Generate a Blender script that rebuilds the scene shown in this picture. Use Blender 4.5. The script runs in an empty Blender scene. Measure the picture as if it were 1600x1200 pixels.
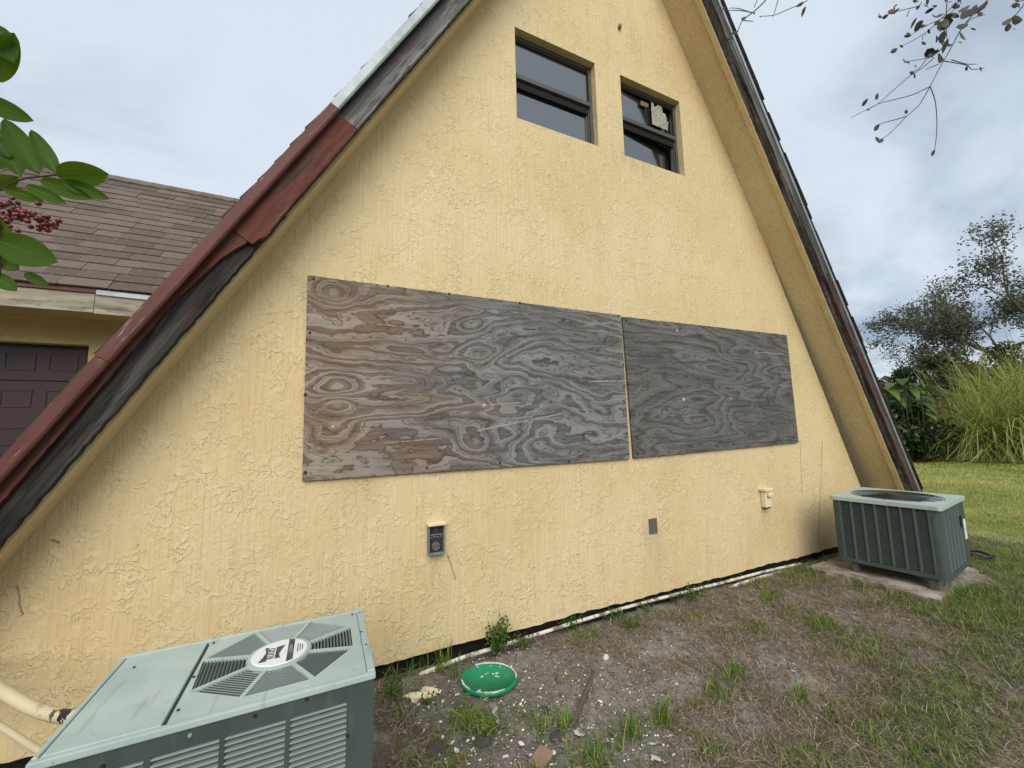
import bpy, bmesh, math, random
import numpy as np
from mathutils import Matrix, Vector

# ------------------------------------------------------------------ camera, sky, sun, exposure
sc = bpy.context.scene
COL = sc.collection
Z0 = 1.16                                    # eye-relative survey heights -> metres above ground
CP = np.array([0.11512, -2.60769, 0.26057 + Z0])
FPX, YAW, PITCH, ROLL = 620.0, 0.441, 0.115, -0.022


def _axes():
    cy, sy = math.cos(YAW), math.sin(YAW); cp, sp = math.cos(PITCH), math.sin(PITCH)
    cr, sr = math.cos(ROLL), math.sin(ROLL)
    f = np.array([sy*cp, cy*cp, sp]); r = np.array([cy, -sy, 0.0]); u = np.cross(r, f)
    return cr*r + sr*u, -sr*r + cr*u, f


AR, AU, AF = _axes()
cam_d = bpy.data.cameras.new('camera')
cam = bpy.data.objects.new('camera', cam_d); COL.objects.link(cam)
cam_d.sensor_width = 36.0; cam_d.lens = FPX/1600*36
cam_d.clip_start = 0.02; cam_d.clip_end = 2000
M = Matrix.Identity(4)
for i in range(3):
    M[i][0], M[i][1], M[i][2], M[i][3] = AR[i], AU[i], -AF[i], CP[i]
cam.matrix_world = M
sc.camera = cam

SUN_DIR = Vector((-0.38, -0.95, 0.80)).normalized()      # towards the brightest part of the cloud
world = bpy.data.worlds.new('World'); sc.world = world; world.use_nodes = True
sun_d = bpy.data.lights.new('sun', 'SUN'); sun_d.energy = 1.5; sun_d.angle = math.radians(50)
sun_d.color = (1.0, 0.955, 0.89)
sun = bpy.data.objects.new('sun', sun_d); COL.objects.link(sun)
sun.rotation_euler = SUN_DIR.to_track_quat('Z', 'Y').to_euler()
sun.location = (0, -4, 12)
sc.view_settings.view_transform = 'Standard'; sc.view_settings.look = 'None'
sc.view_settings.gamma = 1; sc.view_settings.use_curve_mapping = False
sc.view_settings.exposure = 0.98
sc.render.engine = 'CYCLES'
sc.cycles.max_bounces = 6; sc.cycles.transparent_max_bounces = 12

# ------------------------------------------------------------------ node expressions


class E:
    """a float or vector socket with operators"""
    def __init__(s, t, v): s.t, s.v = t, v

    def _m(s, op, *a, **k):
        n = s.t.nodes.new('ShaderNodeMath'); n.operation = op
        if k.get('clamp'): n.use_clamp = True
        for i, x in enumerate((s,) + a): setin(s.t, n.inputs[i], x)
        return E(s.t, n.outputs[0])
    def __add__(s, o): return s._m('ADD', o)
    __radd__ = __add__
    def __sub__(s, o): return s._m('SUBTRACT', o)
    def __rsub__(s, o): return (s*-1.0)+o
    def __mul__(s, o): return s._m('MULTIPLY', o)
    __rmul__ = __mul__
    def __truediv__(s, o): return s._m('DIVIDE', o)
    def abs(s): return s._m('ABSOLUTE')
    def fract(s): return s._m('FRACT')
    def sqrt(s): return s._m('SQRT')
    def pow(s, o): return s._m('POWER', o)
    def exp(s): return s._m('EXPONENT')
    def min(s, o): return s._m('MINIMUM', o)
    def max(s, o): return s._m('MAXIMUM', o)
    def sin(s): return s._m('SINE')
    def gt(s, o): return s._m('GREATER_THAN', o)
    def clamp(s): return s._m('ADD', 0.0, clamp=True)
    def step(s, a, b, lo=0.0, hi=1.0):
        n = s.t.nodes.new('ShaderNodeMapRange'); n.interpolation_type = 'SMOOTHSTEP'
        setin(s.t, n.inputs[0], s)
        for i, x in zip((1, 2, 3, 4), (a, b, lo, hi)): n.inputs[i].default_value = x
        return E(s.t, n.outputs[0])


def setin(t, sock, x):
    if isinstance(x, E): t.links.new(x.v, sock)
    elif isinstance(x, (tuple, list)):
        sock.default_value = tuple(x) + ((1.0,) if len(sock.default_value) == 4 and len(x) == 3 else ())
    else: sock.default_value = x


class T:
    """tree helper for one material"""
    def __init__(s, tree): s.t = tree
    def coord(s, kind='Object'):
        n = s.t.nodes.new('ShaderNodeTexCoord'); return E(s.t, n.outputs[kind])
    def xyz(s, v):
        n = s.t.nodes.new('ShaderNodeSeparateXYZ'); s.t.links.new(v.v, n.inputs[0])
        return [E(s.t, n.outputs[i]) for i in range(3)]
    def vec(s, x, y, z):
        n = s.t.nodes.new('ShaderNodeCombineXYZ')
        for i, q in enumerate((x, y, z)): setin(s.t, n.inputs[i], q)
        return E(s.t, n.outputs[0])
    def scale(s, v, k):
        n = s.t.nodes.new('ShaderNodeMapping'); s.t.links.new(v.v, n.inputs[0])
        n.inputs['Scale'].default_value = k if isinstance(k, tuple) else (k, k, k)
        return E(s.t, n.outputs[0])
    def noise(s, v, k=1.0, detail=2.0, rough=0.5, dist=0.0, out=0):
        n = s.t.nodes.new('ShaderNodeTexNoise')
        if isinstance(k, tuple): v = s.scale(v, k); k = 1.0
        s.t.links.new(v.v, n.inputs['Vector'])
        n.inputs['Scale'].default_value = k; n.inputs['Detail'].default_value = detail
        n.inputs['Roughness'].default_value = rough; n.inputs['Distortion'].default_value = dist
        return E(s.t, n.outputs[out])
    def voro(s, v, k=1.0, feature='F1', out=0):
        n = s.t.nodes.new('ShaderNodeTexVoronoi'); n.feature = feature
        s.t.links.new(v.v, n.inputs['Vector']); n.inputs['Scale'].default_value = k
        return E(s.t, n.outputs[out])
    def mix(s, f, a, b, mode='MIX'):
        n = s.t.nodes.new('ShaderNodeMix'); n.data_type = 'RGBA'; n.blend_type = mode
        setin(s.t, n.inputs[0], f); setin(s.t, n.inputs[6], a); setin(s.t, n.inputs[7], b)
        return E(s.t, n.outputs[2])
    def attr(s, name):
        n = s.t.nodes.new('ShaderNodeAttribute'); n.attribute_name = name
        return E(s.t, n.outputs['Fac'])
    def rnd(s):
        n = s.t.nodes.new('ShaderNodeObjectInfo'); return E(s.t, n.outputs['Random'])
    def bump(s, h, dist=0.003, strength=1.0):
        n = s.t.nodes.new('ShaderNodeBump'); setin(s.t, n.inputs['Height'], h)
        n.inputs['Distance'].default_value = dist; n.inputs['Strength'].default_value = strength
        return E(s.t, n.outputs[0])
    def seg(s, x, z, a, b, w):
        """1 on the thin line a-b of half width w"""
        dx, dz = b[0]-a[0], b[1]-a[1]; L2 = dx*dx+dz*dz
        k = (((x-a[0])*dx + (z-a[1])*dz)/L2).clamp()
        ex = x-a[0]-k*dx; ez = z-a[1]-k*dz
        return (ex*ex+ez*ez).sqrt().step(w*0.4, w, 1.0, 0.0)


def material(name, fn, **kw):
    m = bpy.data.materials.new(name); m.use_nodes = True
    t = m.node_tree; b = t.nodes['Principled BSDF']
    r = fn(T(t)) if callable(fn) else dict(color=fn)
    r.update(kw)
    setin(t, b.inputs['Base Color'], r.get('color', (.5, .5, .5)))
    setin(t, b.inputs['Roughness'], r.get('rough', 0.7))
    setin(t, b.inputs['Metallic'], r.get('metal', 0.0))
    setin(t, b.inputs['Specular IOR Level'], r.get('spec', 0.4))
    if 'normal' in r: t.links.new(r['normal'].v, b.inputs['Normal'])
    if 'ior' in r: b.inputs['IOR'].default_value = r['ior']
    if 'trans' in r:                         # thin leaves let light through
        tr = t.nodes.new('ShaderNodeBsdfTranslucent'); setin(t, tr.inputs[0], r.get('tcol', r['color']))
        mx = t.nodes.new('ShaderNodeMixShader'); mx.inputs[0].default_value = r['trans']
        t.links.new(b.outputs[0], mx.inputs[1]); t.links.new(tr.outputs[0], mx.inputs[2])
        t.links.new(mx.outputs[0], t.nodes['Material Output'].inputs[0])
    return m


# ---- sky: overcast, a thick pale layer with bluish folds over a Nishita sky
def build_sky():
    t = world.node_tree; h = T(t); bg = t.nodes['Background']
    sky = t.nodes.new('ShaderNodeTexSky'); sky.sky_type = 'NISHITA'; sky.sun_disc = False
    sky.sun_elevation = math.asin(SUN_DIR.z); sky.sun_rotation = math.atan2(SUN_DIR.x, SUN_DIR.y)
    d = h.coord('Generated'); x, y, z = h.xyz(d)
    zz = z.max(0.0)+0.16
    p = h.vec(x/zz, y/zz, 0.37)
    warp = h.noise(p, 0.8, 2, out=1)
    pw = E(t, None)
    n = t.nodes.new('ShaderNodeVectorMath'); n.operation = 'MULTIPLY_ADD'
    t.links.new(warp.v, n.inputs[0]); n.inputs[1].default_value = (1.1, 1.1, 0); t.links.new(p.v, n.inputs[2])
    pw.v = n.outputs[0]
    a = h.noise(pw, (0.42, 0.75, 1), 4, 0.52); b = h.noise(pw, (1.6, 2.6, 1), 5, 0.58)
    f = (a*0.72 + b*0.28).step(0.37, 0.60)
    col = h.mix(f, (0.170, 0.212, 0.275), (0.375, 0.418, 0.468))
    low = z.step(0.0, 0.55, 1.0, 0.0)*b.step(0.40, 0.62)
    col = h.mix(low*0.5, col, (0.45, 0.47, 0.50))
    ns = t.nodes.new('ShaderNodeVectorMath'); ns.operation = 'SCALE'
    t.links.new(sky.outputs[0], ns.inputs[0]); ns.inputs['Scale'].default_value = 0.08
    mx = h.mix(0.93, E(t, ns.outputs[0]), col)
    t.links.new(mx.v, bg.inputs[0]); bg.inputs[1].default_value = 1.0


build_sky()

# ------------------------------------------------------------------ placing: survey pixel -> point in the place


def ray(px, py):
    return AF + (px-800)/FPX*AR - (py-600)/FPX*AU


def at_y(px, py, Y=0.0):
    d = ray(px, py); return CP + d*((Y-CP[1])/d[1])


def at_z(px, py, Z=0.0):
    d = ray(px, py); return CP + d*((Z-CP[2])/d[2])


def at_d(px, py, dist):
    return CP + ray(px, py)*dist


# ------------------------------------------------------------------ building helpers
def empty(name, loc=(0, 0, 0), rz=0.0):
    o = bpy.data.objects.new(name, None); COL.objects.link(o); o.empty_display_size = 0.1
    o.location = loc; o.rotation_euler = (0, 0, rz); return o


def tag(o, label=None, cat=None, group=None, kind=None):
    if label: o['label'] = label
    if cat: o['category'] = cat
    if group: o['group'] = group
    if kind: o['kind'] = kind
    return o


def link(name, me, parent=None, M=None):
    o = bpy.data.objects.new(name, me); COL.objects.link(o)
    if parent: o.parent = parent
    if M is not None: o.matrix_basis = M
    return o


def mesh(name, v, f, mat, smooth=False):
    me = bpy.data.meshes.new(name); me.from_pydata([tuple(map(float, q)) for q in v], [], [tuple(q) for q in f])
    for m in (mat if isinstance(mat, (list, tuple)) else [mat]): me.materials.append(m)
    if smooth: me.polygons.foreach_set('use_smooth', [True]*len(me.polygons))
    me.update(); return me


def obj(name, v, f, mat, parent=None, M=None, smooth=False):
    return link(name, mesh(name, v, f, mat, smooth), parent, M)


def big(name, v, faces, mat, parent=None, rnd=None, smooth=False):
    """numpy mesh: v (n,3); faces list of int arrays (m,k)"""
    me = bpy.data.meshes.new(name); v = np.asarray(v, dtype=np.float32)
    me.vertices.add(len(v)); me.vertices.foreach_set('co', v.ravel())
    nl = sum(a.size for a in faces); npoly = sum(len(a) for a in faces)
    me.loops.add(nl); me.polygons.add(npoly)
    me.loops.foreach_set('vertex_index', np.concatenate([a.ravel() for a in faces]).astype(np.int32))
    tot = np.concatenate([np.full(len(a), a.shape[1]) for a in faces])
    st = np.concatenate([[0], np.cumsum(tot)[:-1]])
    me.polygons.foreach_set('loop_start', st.astype(np.int32))
    if smooth: me.polygons.foreach_set('use_smooth', np.ones(npoly, dtype=bool))
    if rnd is not None:
        at = me.attributes.new('rnd', 'FLOAT', 'POINT'); at.data.foreach_set('value', np.asarray(rnd, dtype=np.float32))
    me.materials.append(mat); me.update(calc_edges=True); me.validate()
    return link(name, me, parent)


def from_bm(name, bm, mat, parent=None, M=None, smooth=False):
    me = bpy.data.meshes.new(name); bm.to_mesh(me); bm.free()
    for m in (mat if isinstance(mat, (list, tuple)) else [mat]): me.materials.append(m)
    if smooth: me.polygons.foreach_set('use_smooth', [True]*len(me.polygons))
    return link(name, me, parent, M)


def add_box(bm, lo, hi, bevel=0.0, seg=1):
    r = bmesh.ops.create_cube(bm, size=1.0)
    c = [(lo[i]+hi[i])/2 for i in range(3)]; s = [hi[i]-lo[i] for i in range(3)]
    for v in r['verts']: v.co = Vector([c[i]+v.co[i]*s[i] for i in range(3)])
    if bevel:
        ed = list({e for v in r['verts'] for e in v.link_edges})
        bmesh.ops.bevel(bm, geom=ed, offset=bevel, segments=seg, affect='EDGES', profile=0.6)


def box(name, lo, hi, mat, parent=None, M=None, bevel=0.0, seg=1):
    bm = bmesh.new(); add_box(bm, lo, hi, bevel, seg); return from_bm(name, bm, mat, parent, M)


def tube(name, pts, rad, mat, parent=None, n=8, cap=True, M=None):
    v, f = tube_geo(pts, rad, n, cap); return obj(name, v, f, mat, parent, M, smooth=True)


def tube_geo(pts, rad, n=8, cap=True, base=0):
    pts = [Vector(p) for p in pts]; R = rad if hasattr(rad, '__len__') else [rad]*len(pts)
    v, f = [], []; up = Vector((0.03, 0.02, 1)); prev = None
    for i, p in enumerate(pts):
        t = (pts[min(i+1, len(pts)-1)]-pts[max(i-1, 0)]).normalized()
        a = t.cross(up) if prev is None else (prev - t*prev.dot(t))
        if a.length < 1e-4: a = t.cross(Vector((1, 0, 0)))
        a.normalize(); prev = a; b = t.cross(a)
        for k in range(n):
            q = 2*math.pi*k/n; v.append(p + (a*math.cos(q)+b*math.sin(q))*R[i])
    for i in range(len(pts)-1):
        for k in range(n):
            k2 = (k+1) % n; f.append((base+i*n+k, base+i*n+k2, base+(i+1)*n+k2, base+(i+1)*n+k))
    if cap:
        f.append(tuple(base+k for k in reversed(range(n)))); f.append(tuple(base+(len(pts)-1)*n+k for k in range(n)))
    return v, f


def prism(name, poly, z0, z1, mat, parent=None, M=None, axis='z'):
    """poly of (a,b); extruded along axis"""
    n = len(poly)
    def P(a, b, c): return (a, b, c) if axis == 'z' else (a, c, b)
    v = [P(a, b, z0) for a, b in poly]+[P(a, b, z1) for a, b in poly]
    f = [tuple(range(n))[::-1], tuple(range(n, 2*n))]+[(i, (i+1) % n, n+(i+1) % n, n+i) for i in range(n)]
    o = obj(name, v, f, mat, parent, M)
    bm = bmesh.new(); bm.from_mesh(o.data); bmesh.ops.recalc_face_normals(bm, faces=bm.faces); bm.to_mesh(o.data); bm.free()
    return o


# ------------------------------------------------------------------ materials
def f_stucco(h):
    p = h.coord(); x, y, z = h.xyz(p)
    pat = h.noise(p, 1.7, 2)
    streak = h.noise(p, (58, 58, 3.0), 3, 0.6, 0.5)
    w1 = h.noise(p, 21, 2.0, 0.5, 1.1); w2 = h.noise(p, (30, 30, 17), 2, 0.5, 1.8)
    worm = w1.step(0.495, 0.540); worm2 = w2.step(0.51, 0.58)
    mask = pat.step(0.28, 0.72)
    sel = h.noise(p, 6.0, 4, .65).step(0.40, 0.60)
    fine = h.noise(p, 160, 3)
    hgt = streak*0.95*(1.0-sel*0.45) + worm*sel*0.50*(0.45+mask*0.55) + worm2*0.20*sel.max(mask*.6) + fine*0.05
    big_ = h.noise(p, 0.9, 3); mid = h.noise(p, (3, 3, 1.1), 4, 0.6)
    col = h.mix(big_.step(0.3, 0.7), (0.645, 0.500, 0.262), (0.700, 0.565, 0.325))
    col = h.mix(mid.step(0.45, 0.72)*0.30, col, (0.56, 0.415, 0.185))
    # darker brown in the low spots, runs of yellow-brown grime
    col = h.mix((1.0-streak).step(0.45, 0.75)*0.22, col, (0.44, 0.31, 0.14))
    col = h.mix((worm*sel).clamp()*0.25, col, (0.80, 0.68, 0.44))  # raised islands lightened: highlights put into the colour
    foot = z.step(0.05, 0.8, 1.0, 0.0)*h.noise(p, (7, 7, 1.5), 4, 0.6).step(0.45, 0.75)
    col = h.mix(foot*0.30, col, (0.45, 0.36, 0.20))
    spk = h.noise(p, 34, 1).step(0.755, 0.79)
    drip_ = h.noise(p, (9, 9, .55), 4, .6).step(.55, .74)*h.noise(p, 1.3, 2).step(.42, .62)
    col = h.mix(drip_*.22, col, (0.47, 0.37, 0.19))
    col = h.mix(spk*0.55, col, (0.16, 0.11, 0.05))
    cracks = None
    for a, b, w in CRACKS:
        wob = h.noise(p, 9, 3)*0.035-0.017
        s = h.seg(x+wob, z, a, b, w); cracks = s if cracks is None else cracks.max(s)
    col = h.mix(cracks*0.6, col, (0.22, 0.15, 0.08))
    hgt = hgt - cracks*0.5
    st = None
    for (cx, cz), (sx, sz) in STAINS:
        e = (((x-cx)/sx).pow(2.0) + ((z-cz)/sz).pow(2.0))*-1.0
        st = e.exp() if st is None else st.max(e.exp())
    col = h.mix(st*h.noise(p, (16, 16, 3), 3).step(0.3, 0.65)*0.42, col, (0.40, 0.31, 0.17))
    return dict(color=col, rough=0.62, spec=0.32, normal=h.bump(hgt, 0.0078, 1.0))


def xz(px, py, Y=0.0):
    p = at_y(px, py, Y); return (float(p[0]), float(p[2]))


CRACKS = [(xz(1250, 690), xz(1253, 770), 0.006), (xz(1285, 690), xz(1279, 852), 0.007),
          (xz(700, 868), xz(712, 905), 0.006), (xz(80, 845), xz(92, 848), 0.008), (xz(25, 915), xz(38, 960), 0.004)]
STAINS = [(xz(683, 905), (0.09, 0.16)), (xz(1196, 812), (0.06, 0.15)), (xz(1200, 740), (0.07, 0.12)),
          (xz(980, 250), (0.3, 0.12)), (xz(1020, 850), (0.10, 0.25)), (xz(560, 760), (0.12, 0.15))]
m_stucco = material('yellow_stucco', f_stucco)


def f_smooth(h):
    p = h.coord(); n = h.noise(p, (6, 6, 6), 4, .6)
    c = h.mix(n.step(.35, .7), (0.62, 0.48, 0.24), (0.68, 0.55, 0.31))
    c = h.mix(h.noise(p, 22, 3).step(.62, .75)*.4, c, (0.36, 0.25, 0.11))
    return dict(color=c, rough=.6, normal=h.bump(h.noise(p, 60, 3), .003))


m_trim_yellow = material('painted_stucco_edge', f_smooth)


def wood(base, light, dark, paint=None, paint_lo=0.45, paint_hi=0.55, k=1.0, stain=False):
    def fn(h):
        p = h.coord(); x, y, z = h.xyz(p)
        n1 = h.noise(p, (2.2*k, 40, 34*k), 4, .6, .6); n2 = h.noise(p, (0.9, 9, 9), 3, .6)
        n3 = h.noise(p, (7, 90, 90), 3, .6)
        c = h.mix(n1.step(.32, .68), dark, light); c = h.mix(n2.step(.4, .6)*.7, c, base)
        c = h.mix(n3.step(.58, .7)*.8, c, (0.012, 0.010, 0.009))
        hg = n1*.6+n3*.4
        if stain:                            # black water stain soaked in from the upper edge
            c = h.mix((z+n2*.09+n1*.05).step(.115, .170)*.85, c, (.030, .028, .027))
        if paint:
            pm = (h.noise(p, (3.2, 13, 13), 5, .65)+h.noise(p, (8, 50, 50), 3)*.25-.12).step(paint_lo, paint_hi)
            pc = h.mix(h.noise(p, (3, 20, 20), 4, .6).step(.35, .7), paint, tuple(q*.60 for q in paint))
            c = h.mix(pm, c, pc); hg = hg*(1.0-pm*.7)+pm*.5
        return dict(color=c, rough=.78, spec=.2, normal=h.bump(hg, .0035))
    return fn


m_wood_grey = material('weathered_grey_wood', wood((.12, .113, .108), (.40, .38, .355), (.030, .028, .027), stain=True))
m_wood_black = material('rotten_black_wood', wood((.022, .019, .017), (.095, .085, .075), (.007, .006, .006), (.07, .03, .022), .60, .68))
m_wood_red = material('peeling_red_wood', wood((.10, .05, .04), (.22, .10, .075), (.03, .02, .018), (.150, .048, .034), .40, .52))
m_wood_greydark = material('dark_weathered_wood', wood((.045, .044, .045), (.24, .235, .23), (.016, .016, .017)))
m_wood_redgrey = material('mostly_bare_red_wood', wood((.050, .040, .038), (.16, .135, .13), (.014, .012, .012), (.085, .036, .032), .44, .60))
m_wood_tan = material('stained_eave_board', wood((.30, .26, .19), (.40, .35, .26), (.10, .085, .065), (.42, .38, .28), .40, .52))


def f_redmetal(h):
    p = h.coord(); n = h.noise(p, (2, 20, 20), 4, .6)
    c = h.mix(n.step(.35, .7), (.150, .055, .043), (.100, .036, .029))
    c = h.mix(h.noise(p, (5, 60, 60), 4, .65).step(.60, .70)*.6, c, (.42, .36, .33))
    return dict(color=c, rough=.55, spec=.25)


m_red_metal = material('red_painted_metal', f_redmetal)


def f_galv(h):
    p = h.coord(); n = h.noise(p, 9, 4, .6)
    return dict(color=h.mix(n.step(.35, .65), (.40, .44, .44), (.30, .34, .34)), rough=.5, metal=.35)


m_galv = material('galvanised_metal', f_galv)


def f_shingle(h):
    p = h.coord(); r = h.rnd(); g = h.noise(p, 260, 2, .7); g2 = h.noise(p, 30, 3, .6)
    c = h.mix(r.step(0, 1), (.130, .104, .083), (.205, .168, .138))
    c = h.mix(g.step(.35, .65)*.55, c, (.085, .058, .05)); c = h.mix(g2.step(.5, .7)*.3, c, (.29, .24, .21))
    return dict(color=c, rough=.95, spec=.1, normal=h.bump(g, .002))


m_shingle = material('brown_asphalt_shingle', f_shingle)
m_shingle_dark = material('dark_asphalt_shingle', f_shingle)
_b = m_shingle_dark.node_tree


def f_shingle2(h):
    p = h.coord(); g = h.noise(p, 200, 2, .7); g2 = h.noise(p, 8, 3, .6)
    c = h.mix(g2.step(.35, .65), (.060, .052, .048), (.115, .095, .085)); c = h.mix(g.step(.4, .65)*.4, c, (.03, .027, .025))
    return dict(color=c, rough=.95, spec=.1, normal=h.bump(g, .002))


m_shingle_dark = material('dark_asphalt_shingles', f_shingle2)
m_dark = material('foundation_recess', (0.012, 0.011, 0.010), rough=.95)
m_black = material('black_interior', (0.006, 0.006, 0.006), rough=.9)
m_bronze = material('dark_bronze_frame', lambda h: dict(color=h.mix(h.noise(h.coord(), 8, 3), (.055, .055, .050), (.10, .10, .09)), rough=.45))
m_screw = material('rusty_screw', (0.03, 0.018, 0.012), rough=.6)


def f_glass(h):
    p = h.coord(); n = h.noise(p, 3, 3)
    return dict(color=h.mix(n, (.012, .013, .013), (.022, .024, .024)), rough=h.noise(p, 2, 2)*0.08+0.02, spec=1.0, ior=2.0,
                normal=h.bump(h.noise(p, 1.2, 1), .004))


m_glass = material('window_glass', f_glass)
m_paper = material('sun_faded_notice', lambda h: dict(color=h.mix(h.noise(h.coord(), 60, 3).step(.45, .6), (.40, .38, .31), (.22, .21, .18)), rough=.8))
m_paper_brown = material('brown_sticker', (.20, .13, .07), rough=.8)


def ply_fn(knots, brown_end, lines, dots, seed, fx=.62, fz=3.0, amp=6.0, jag=.85, bk=4.6, wd=.8, dark=1.0):
    def fn(h):
        p = h.coord(); x, y, z = h.xyz(p); q = h.vec(x, seed, z)
        f = h.noise(q, (fx, 1, fz), 2.0, .5, .5)*amp + h.noise(q, (3.4, 1, 8), 3, .6)*jag + h.noise(q, (11, 1, 30), 2, .6)*.22 + z*0.8
        kn = None
        for (kx, kz), a, sx, sz in knots:
            ang = h.noise(q, 7, 2)*0.5
            e = (((x-kx)/sx).pow(2.0)+((z-kz)/sz).pow(2.0)+ang)*-1.0
            f = f + e.exp()*(a*.8)
            d = (((x-kx)/.022).pow(2.0)+((z-kz)/.020).pow(2.0)).sqrt()
            c = d.step(.8, 1.4, 1.0, 0.0); kn = c if kn is None else kn.max(c)
        band = (f*bk).fract()
        lines_ = band.step(0.0, .10)*band.step(.80, 1.0, 1.0, 0.0)          # 0 on the dark edge of each growth ring
        wide = (f*2.6+.3).fract().step(.30, .62)*(f*2.6+.3).fract().step(.9, 1.0, 1.0, 0.0)
        mott = h.noise(q, (3, 1, 30), 4, .7); bro = (h.noise(q, (1.6, 1, 4.5), 4, .6)*.85 + (brown_end-x)*0.40).step(.22, .74)
        grey = h.mix(mott.step(.3, .7), tuple(v*dark for v in (.082, .078, .072)), tuple(v*dark for v in (.180, .172, .160)))
        brn = h.mix(mott.step(.3, .7), (.145, .090, .058), (.240, .168, .115))
        light = h.mix(bro, tuple(v*dark for v in (.275, .265, .250)), (.37, .325, .275))
        c = h.mix(bro, grey, brn); c = h.mix(wide*wd*h.noise(q, (1.3, 1, 2.2), 3, .6).step(.25, .6), c, light)
        dk = h.mix(bro, (.034, .031, .029), (.052, .037, .028)); c = h.mix((1.0-lines_)*.68, c, dk)
        fib = h.noise(q, (5, 1, 170), 3, .65); c = h.mix(fib.step(.50, .70)*.55, c, (.065, .055, .05))
        c = h.mix(kn*.5, c, (.30, .24, .20) if seed < 5 else (.17, .13, .11))
        blot = h.noise(q, (1.4, 1, 2.0), 3, .6); c = h.mix(blot.step(.55, .75)*.35, c, (.06, .048, .045))
        edge = h.noise(q, (2, 1, 5), 3).step(.45, .7); c = h.mix(edge*(brown_end-x+.05).step(0.0, .45)*.18, c, (.22, .11, .055))
        s = None
        for a, b, w in lines:
            e = h.seg(x, z, a, b, w); s = e if s is None else s.max(e)
        c = h.mix(s*h.noise(q, 40, 2).step(.3, .5), c, (.40, .34, .26))
        for a, r in dots:
            d = ((x-a[0]).pow(2.0)+(z-a[1]).pow(2.0)).sqrt()+h.noise(q, 60, 2)*.006
            c = h.mix(d.step(r*.6, r, 1.0, 0.0)*.9, c, (.55, .50, .40))
        return dict(color=c, rough=.72, spec=.25, normal=h.bump(lines_*.5+fib*.4+h.noise(q, (2, 1, 60), 2)*.3, .0016))
    return fn


# ------------------------------------------------------------------ GROUND
NG = np.random.default_rng(7)


def vnoise(x, y, k, seed):
    """smooth value noise in numpy"""
    r = np.random.default_rng(seed); g = r.random((64, 64))
    X = np.asarray(x)*k; Y = np.asarray(y)*k; xi = np.floor(X).astype(int); yi = np.floor(Y).astype(int)
    fx = X-xi; fy = Y-yi; fx = fx*fx*(3-2*fx); fy = fy*fy*(3-2*fy)
    a = g[xi % 64, yi % 64]; b = g[(xi+1) % 64, yi % 64]; c = g[xi % 64, (yi+1) % 64]; d = g[(xi+1) % 64, (yi+1) % 64]
    return (a*(1-fx)+b*fx)*(1-fy)+(c*(1-fx)+d*fx)*fy


def ground_h(x, y):
    near = np.exp(-((x-2.5)**2+(y+1.2)**2)/30)
    h = (vnoise(x, y, 2.1, 1)-.5)*.035 + (vnoise(x, y, 6.5, 2)-.5)*.022 + (vnoise(x, y, 19, 3)-.5)*.014*near + (vnoise(x, y, 45, 9)-.5)*.007*near
    h += (vnoise(x, y, .12, 4)-.5)*.25*(1-near)
    h = h + .042*np.exp(-((x-4.9)/.95)**2-((y+1.0)/.75)**2)
    t = np.clip((y+.13)/.09, 0, 1); t = t*t*(3-2*t)*(x < 6.3)
    return h*(1-.7*t)-.055*t


def f_ground(h):
    p = h.coord(); x, y, z = h.xyz(p)
    n1 = h.noise(p, 3.2, 5, .62); n2 = h.noise(p, 26, 4, .65); n3 = h.noise(p, 120, 3, .6); n4 = h.noise(p, .9, 3)
    dirt = h.mix(n2.step(.3, .7), (.118, .106, .092), (.300, .275, .240))
    dirt = h.mix(n3.step(.5, .72)*.6, dirt, (.43, .395, .345)); dirt = h.mix(n1.step(.50, .66)*.6, dirt, (.38, .335, .28))
    dirt = h.mix((x*1.0).step(.3, 2.2, 1.0, 0.0)*n1.step(.35, .6)*.75, dirt, (.052, .043, .037))
    mud = h.voro(p, 70).step(.0, .5); dirt = h.mix((1.0-mud)*.35, dirt, (.36, .33, .29))
    lawn = h.mix(n2.step(.3, .7), (.10, .13, .030), (.25, .265, .075)); lawn = h.mix(n4.step(.4, .62)*.6, lawn, (.36, .33, .11))
    lawn = h.mix(n3.step(.5, .7)*.4, lawn, (.06, .085, .02))
    far = (x*0.80+y*.12 + n1*2.2-1.1).step(4.9, 6.6)
    patch = (h.noise(p, 2.0, 4, .6) + (x-3.0)*.045 - (y+1.2)*.05).step(.52, .66)*.55
    c = h.mix(patch.max(far), dirt, lawn)
    return dict(color=c, rough=.95, spec=.1, normal=h.bump(n2*.5+n3*.5, .012))


m_ground = material('dirt_and_lawn', f_ground)


def build_ground():
    def grid(x0, x1, y0, y1, s):
        X = np.arange(x0, x1+s/2, s); Y = np.arange(y0, y1+s/2, s); return X, Y
    ax = np.concatenate([np.linspace(-400, -20, 20), np.linspace(-18, -2, 24), np.arange(-1.5, 7.0, .028), np.linspace(7.05, 30, 200), np.linspace(32, 600, 40)])
    ay = np.concatenate([np.linspace(-400, -12, 20), np.linspace(-11, -3.2, 24), np.arange(-3.0, .25, .028), np.linspace(.3, 14, 90), np.linspace(15, 500, 40)])
    X, Y = np.meshgrid(ax, ay, indexing='ij'); Z = ground_h(X, Y)
    nx, ny = X.shape; v = np.stack([X, Y, Z], -1).reshape(-1, 3)
    i = np.arange(nx-1)[:, None]*ny+np.arange(ny-1)[None]; i = i.ravel()
    g = big('ground', v, [np.stack([i, i+ny, i+ny+1, i+1], -1)], m_ground, smooth=True)
    tag(g, 'bare dirt yard turning into green and yellow lawn', None, None, 'structure')


build_ground()

# ------------------------------------------------------------------ A-FRAME HOUSE
house = empty('a_frame_house', (0, 0, 0))
tag(house, 'yellow stucco A-frame house with weathered rake boards and two small upper windows', 'house')

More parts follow.
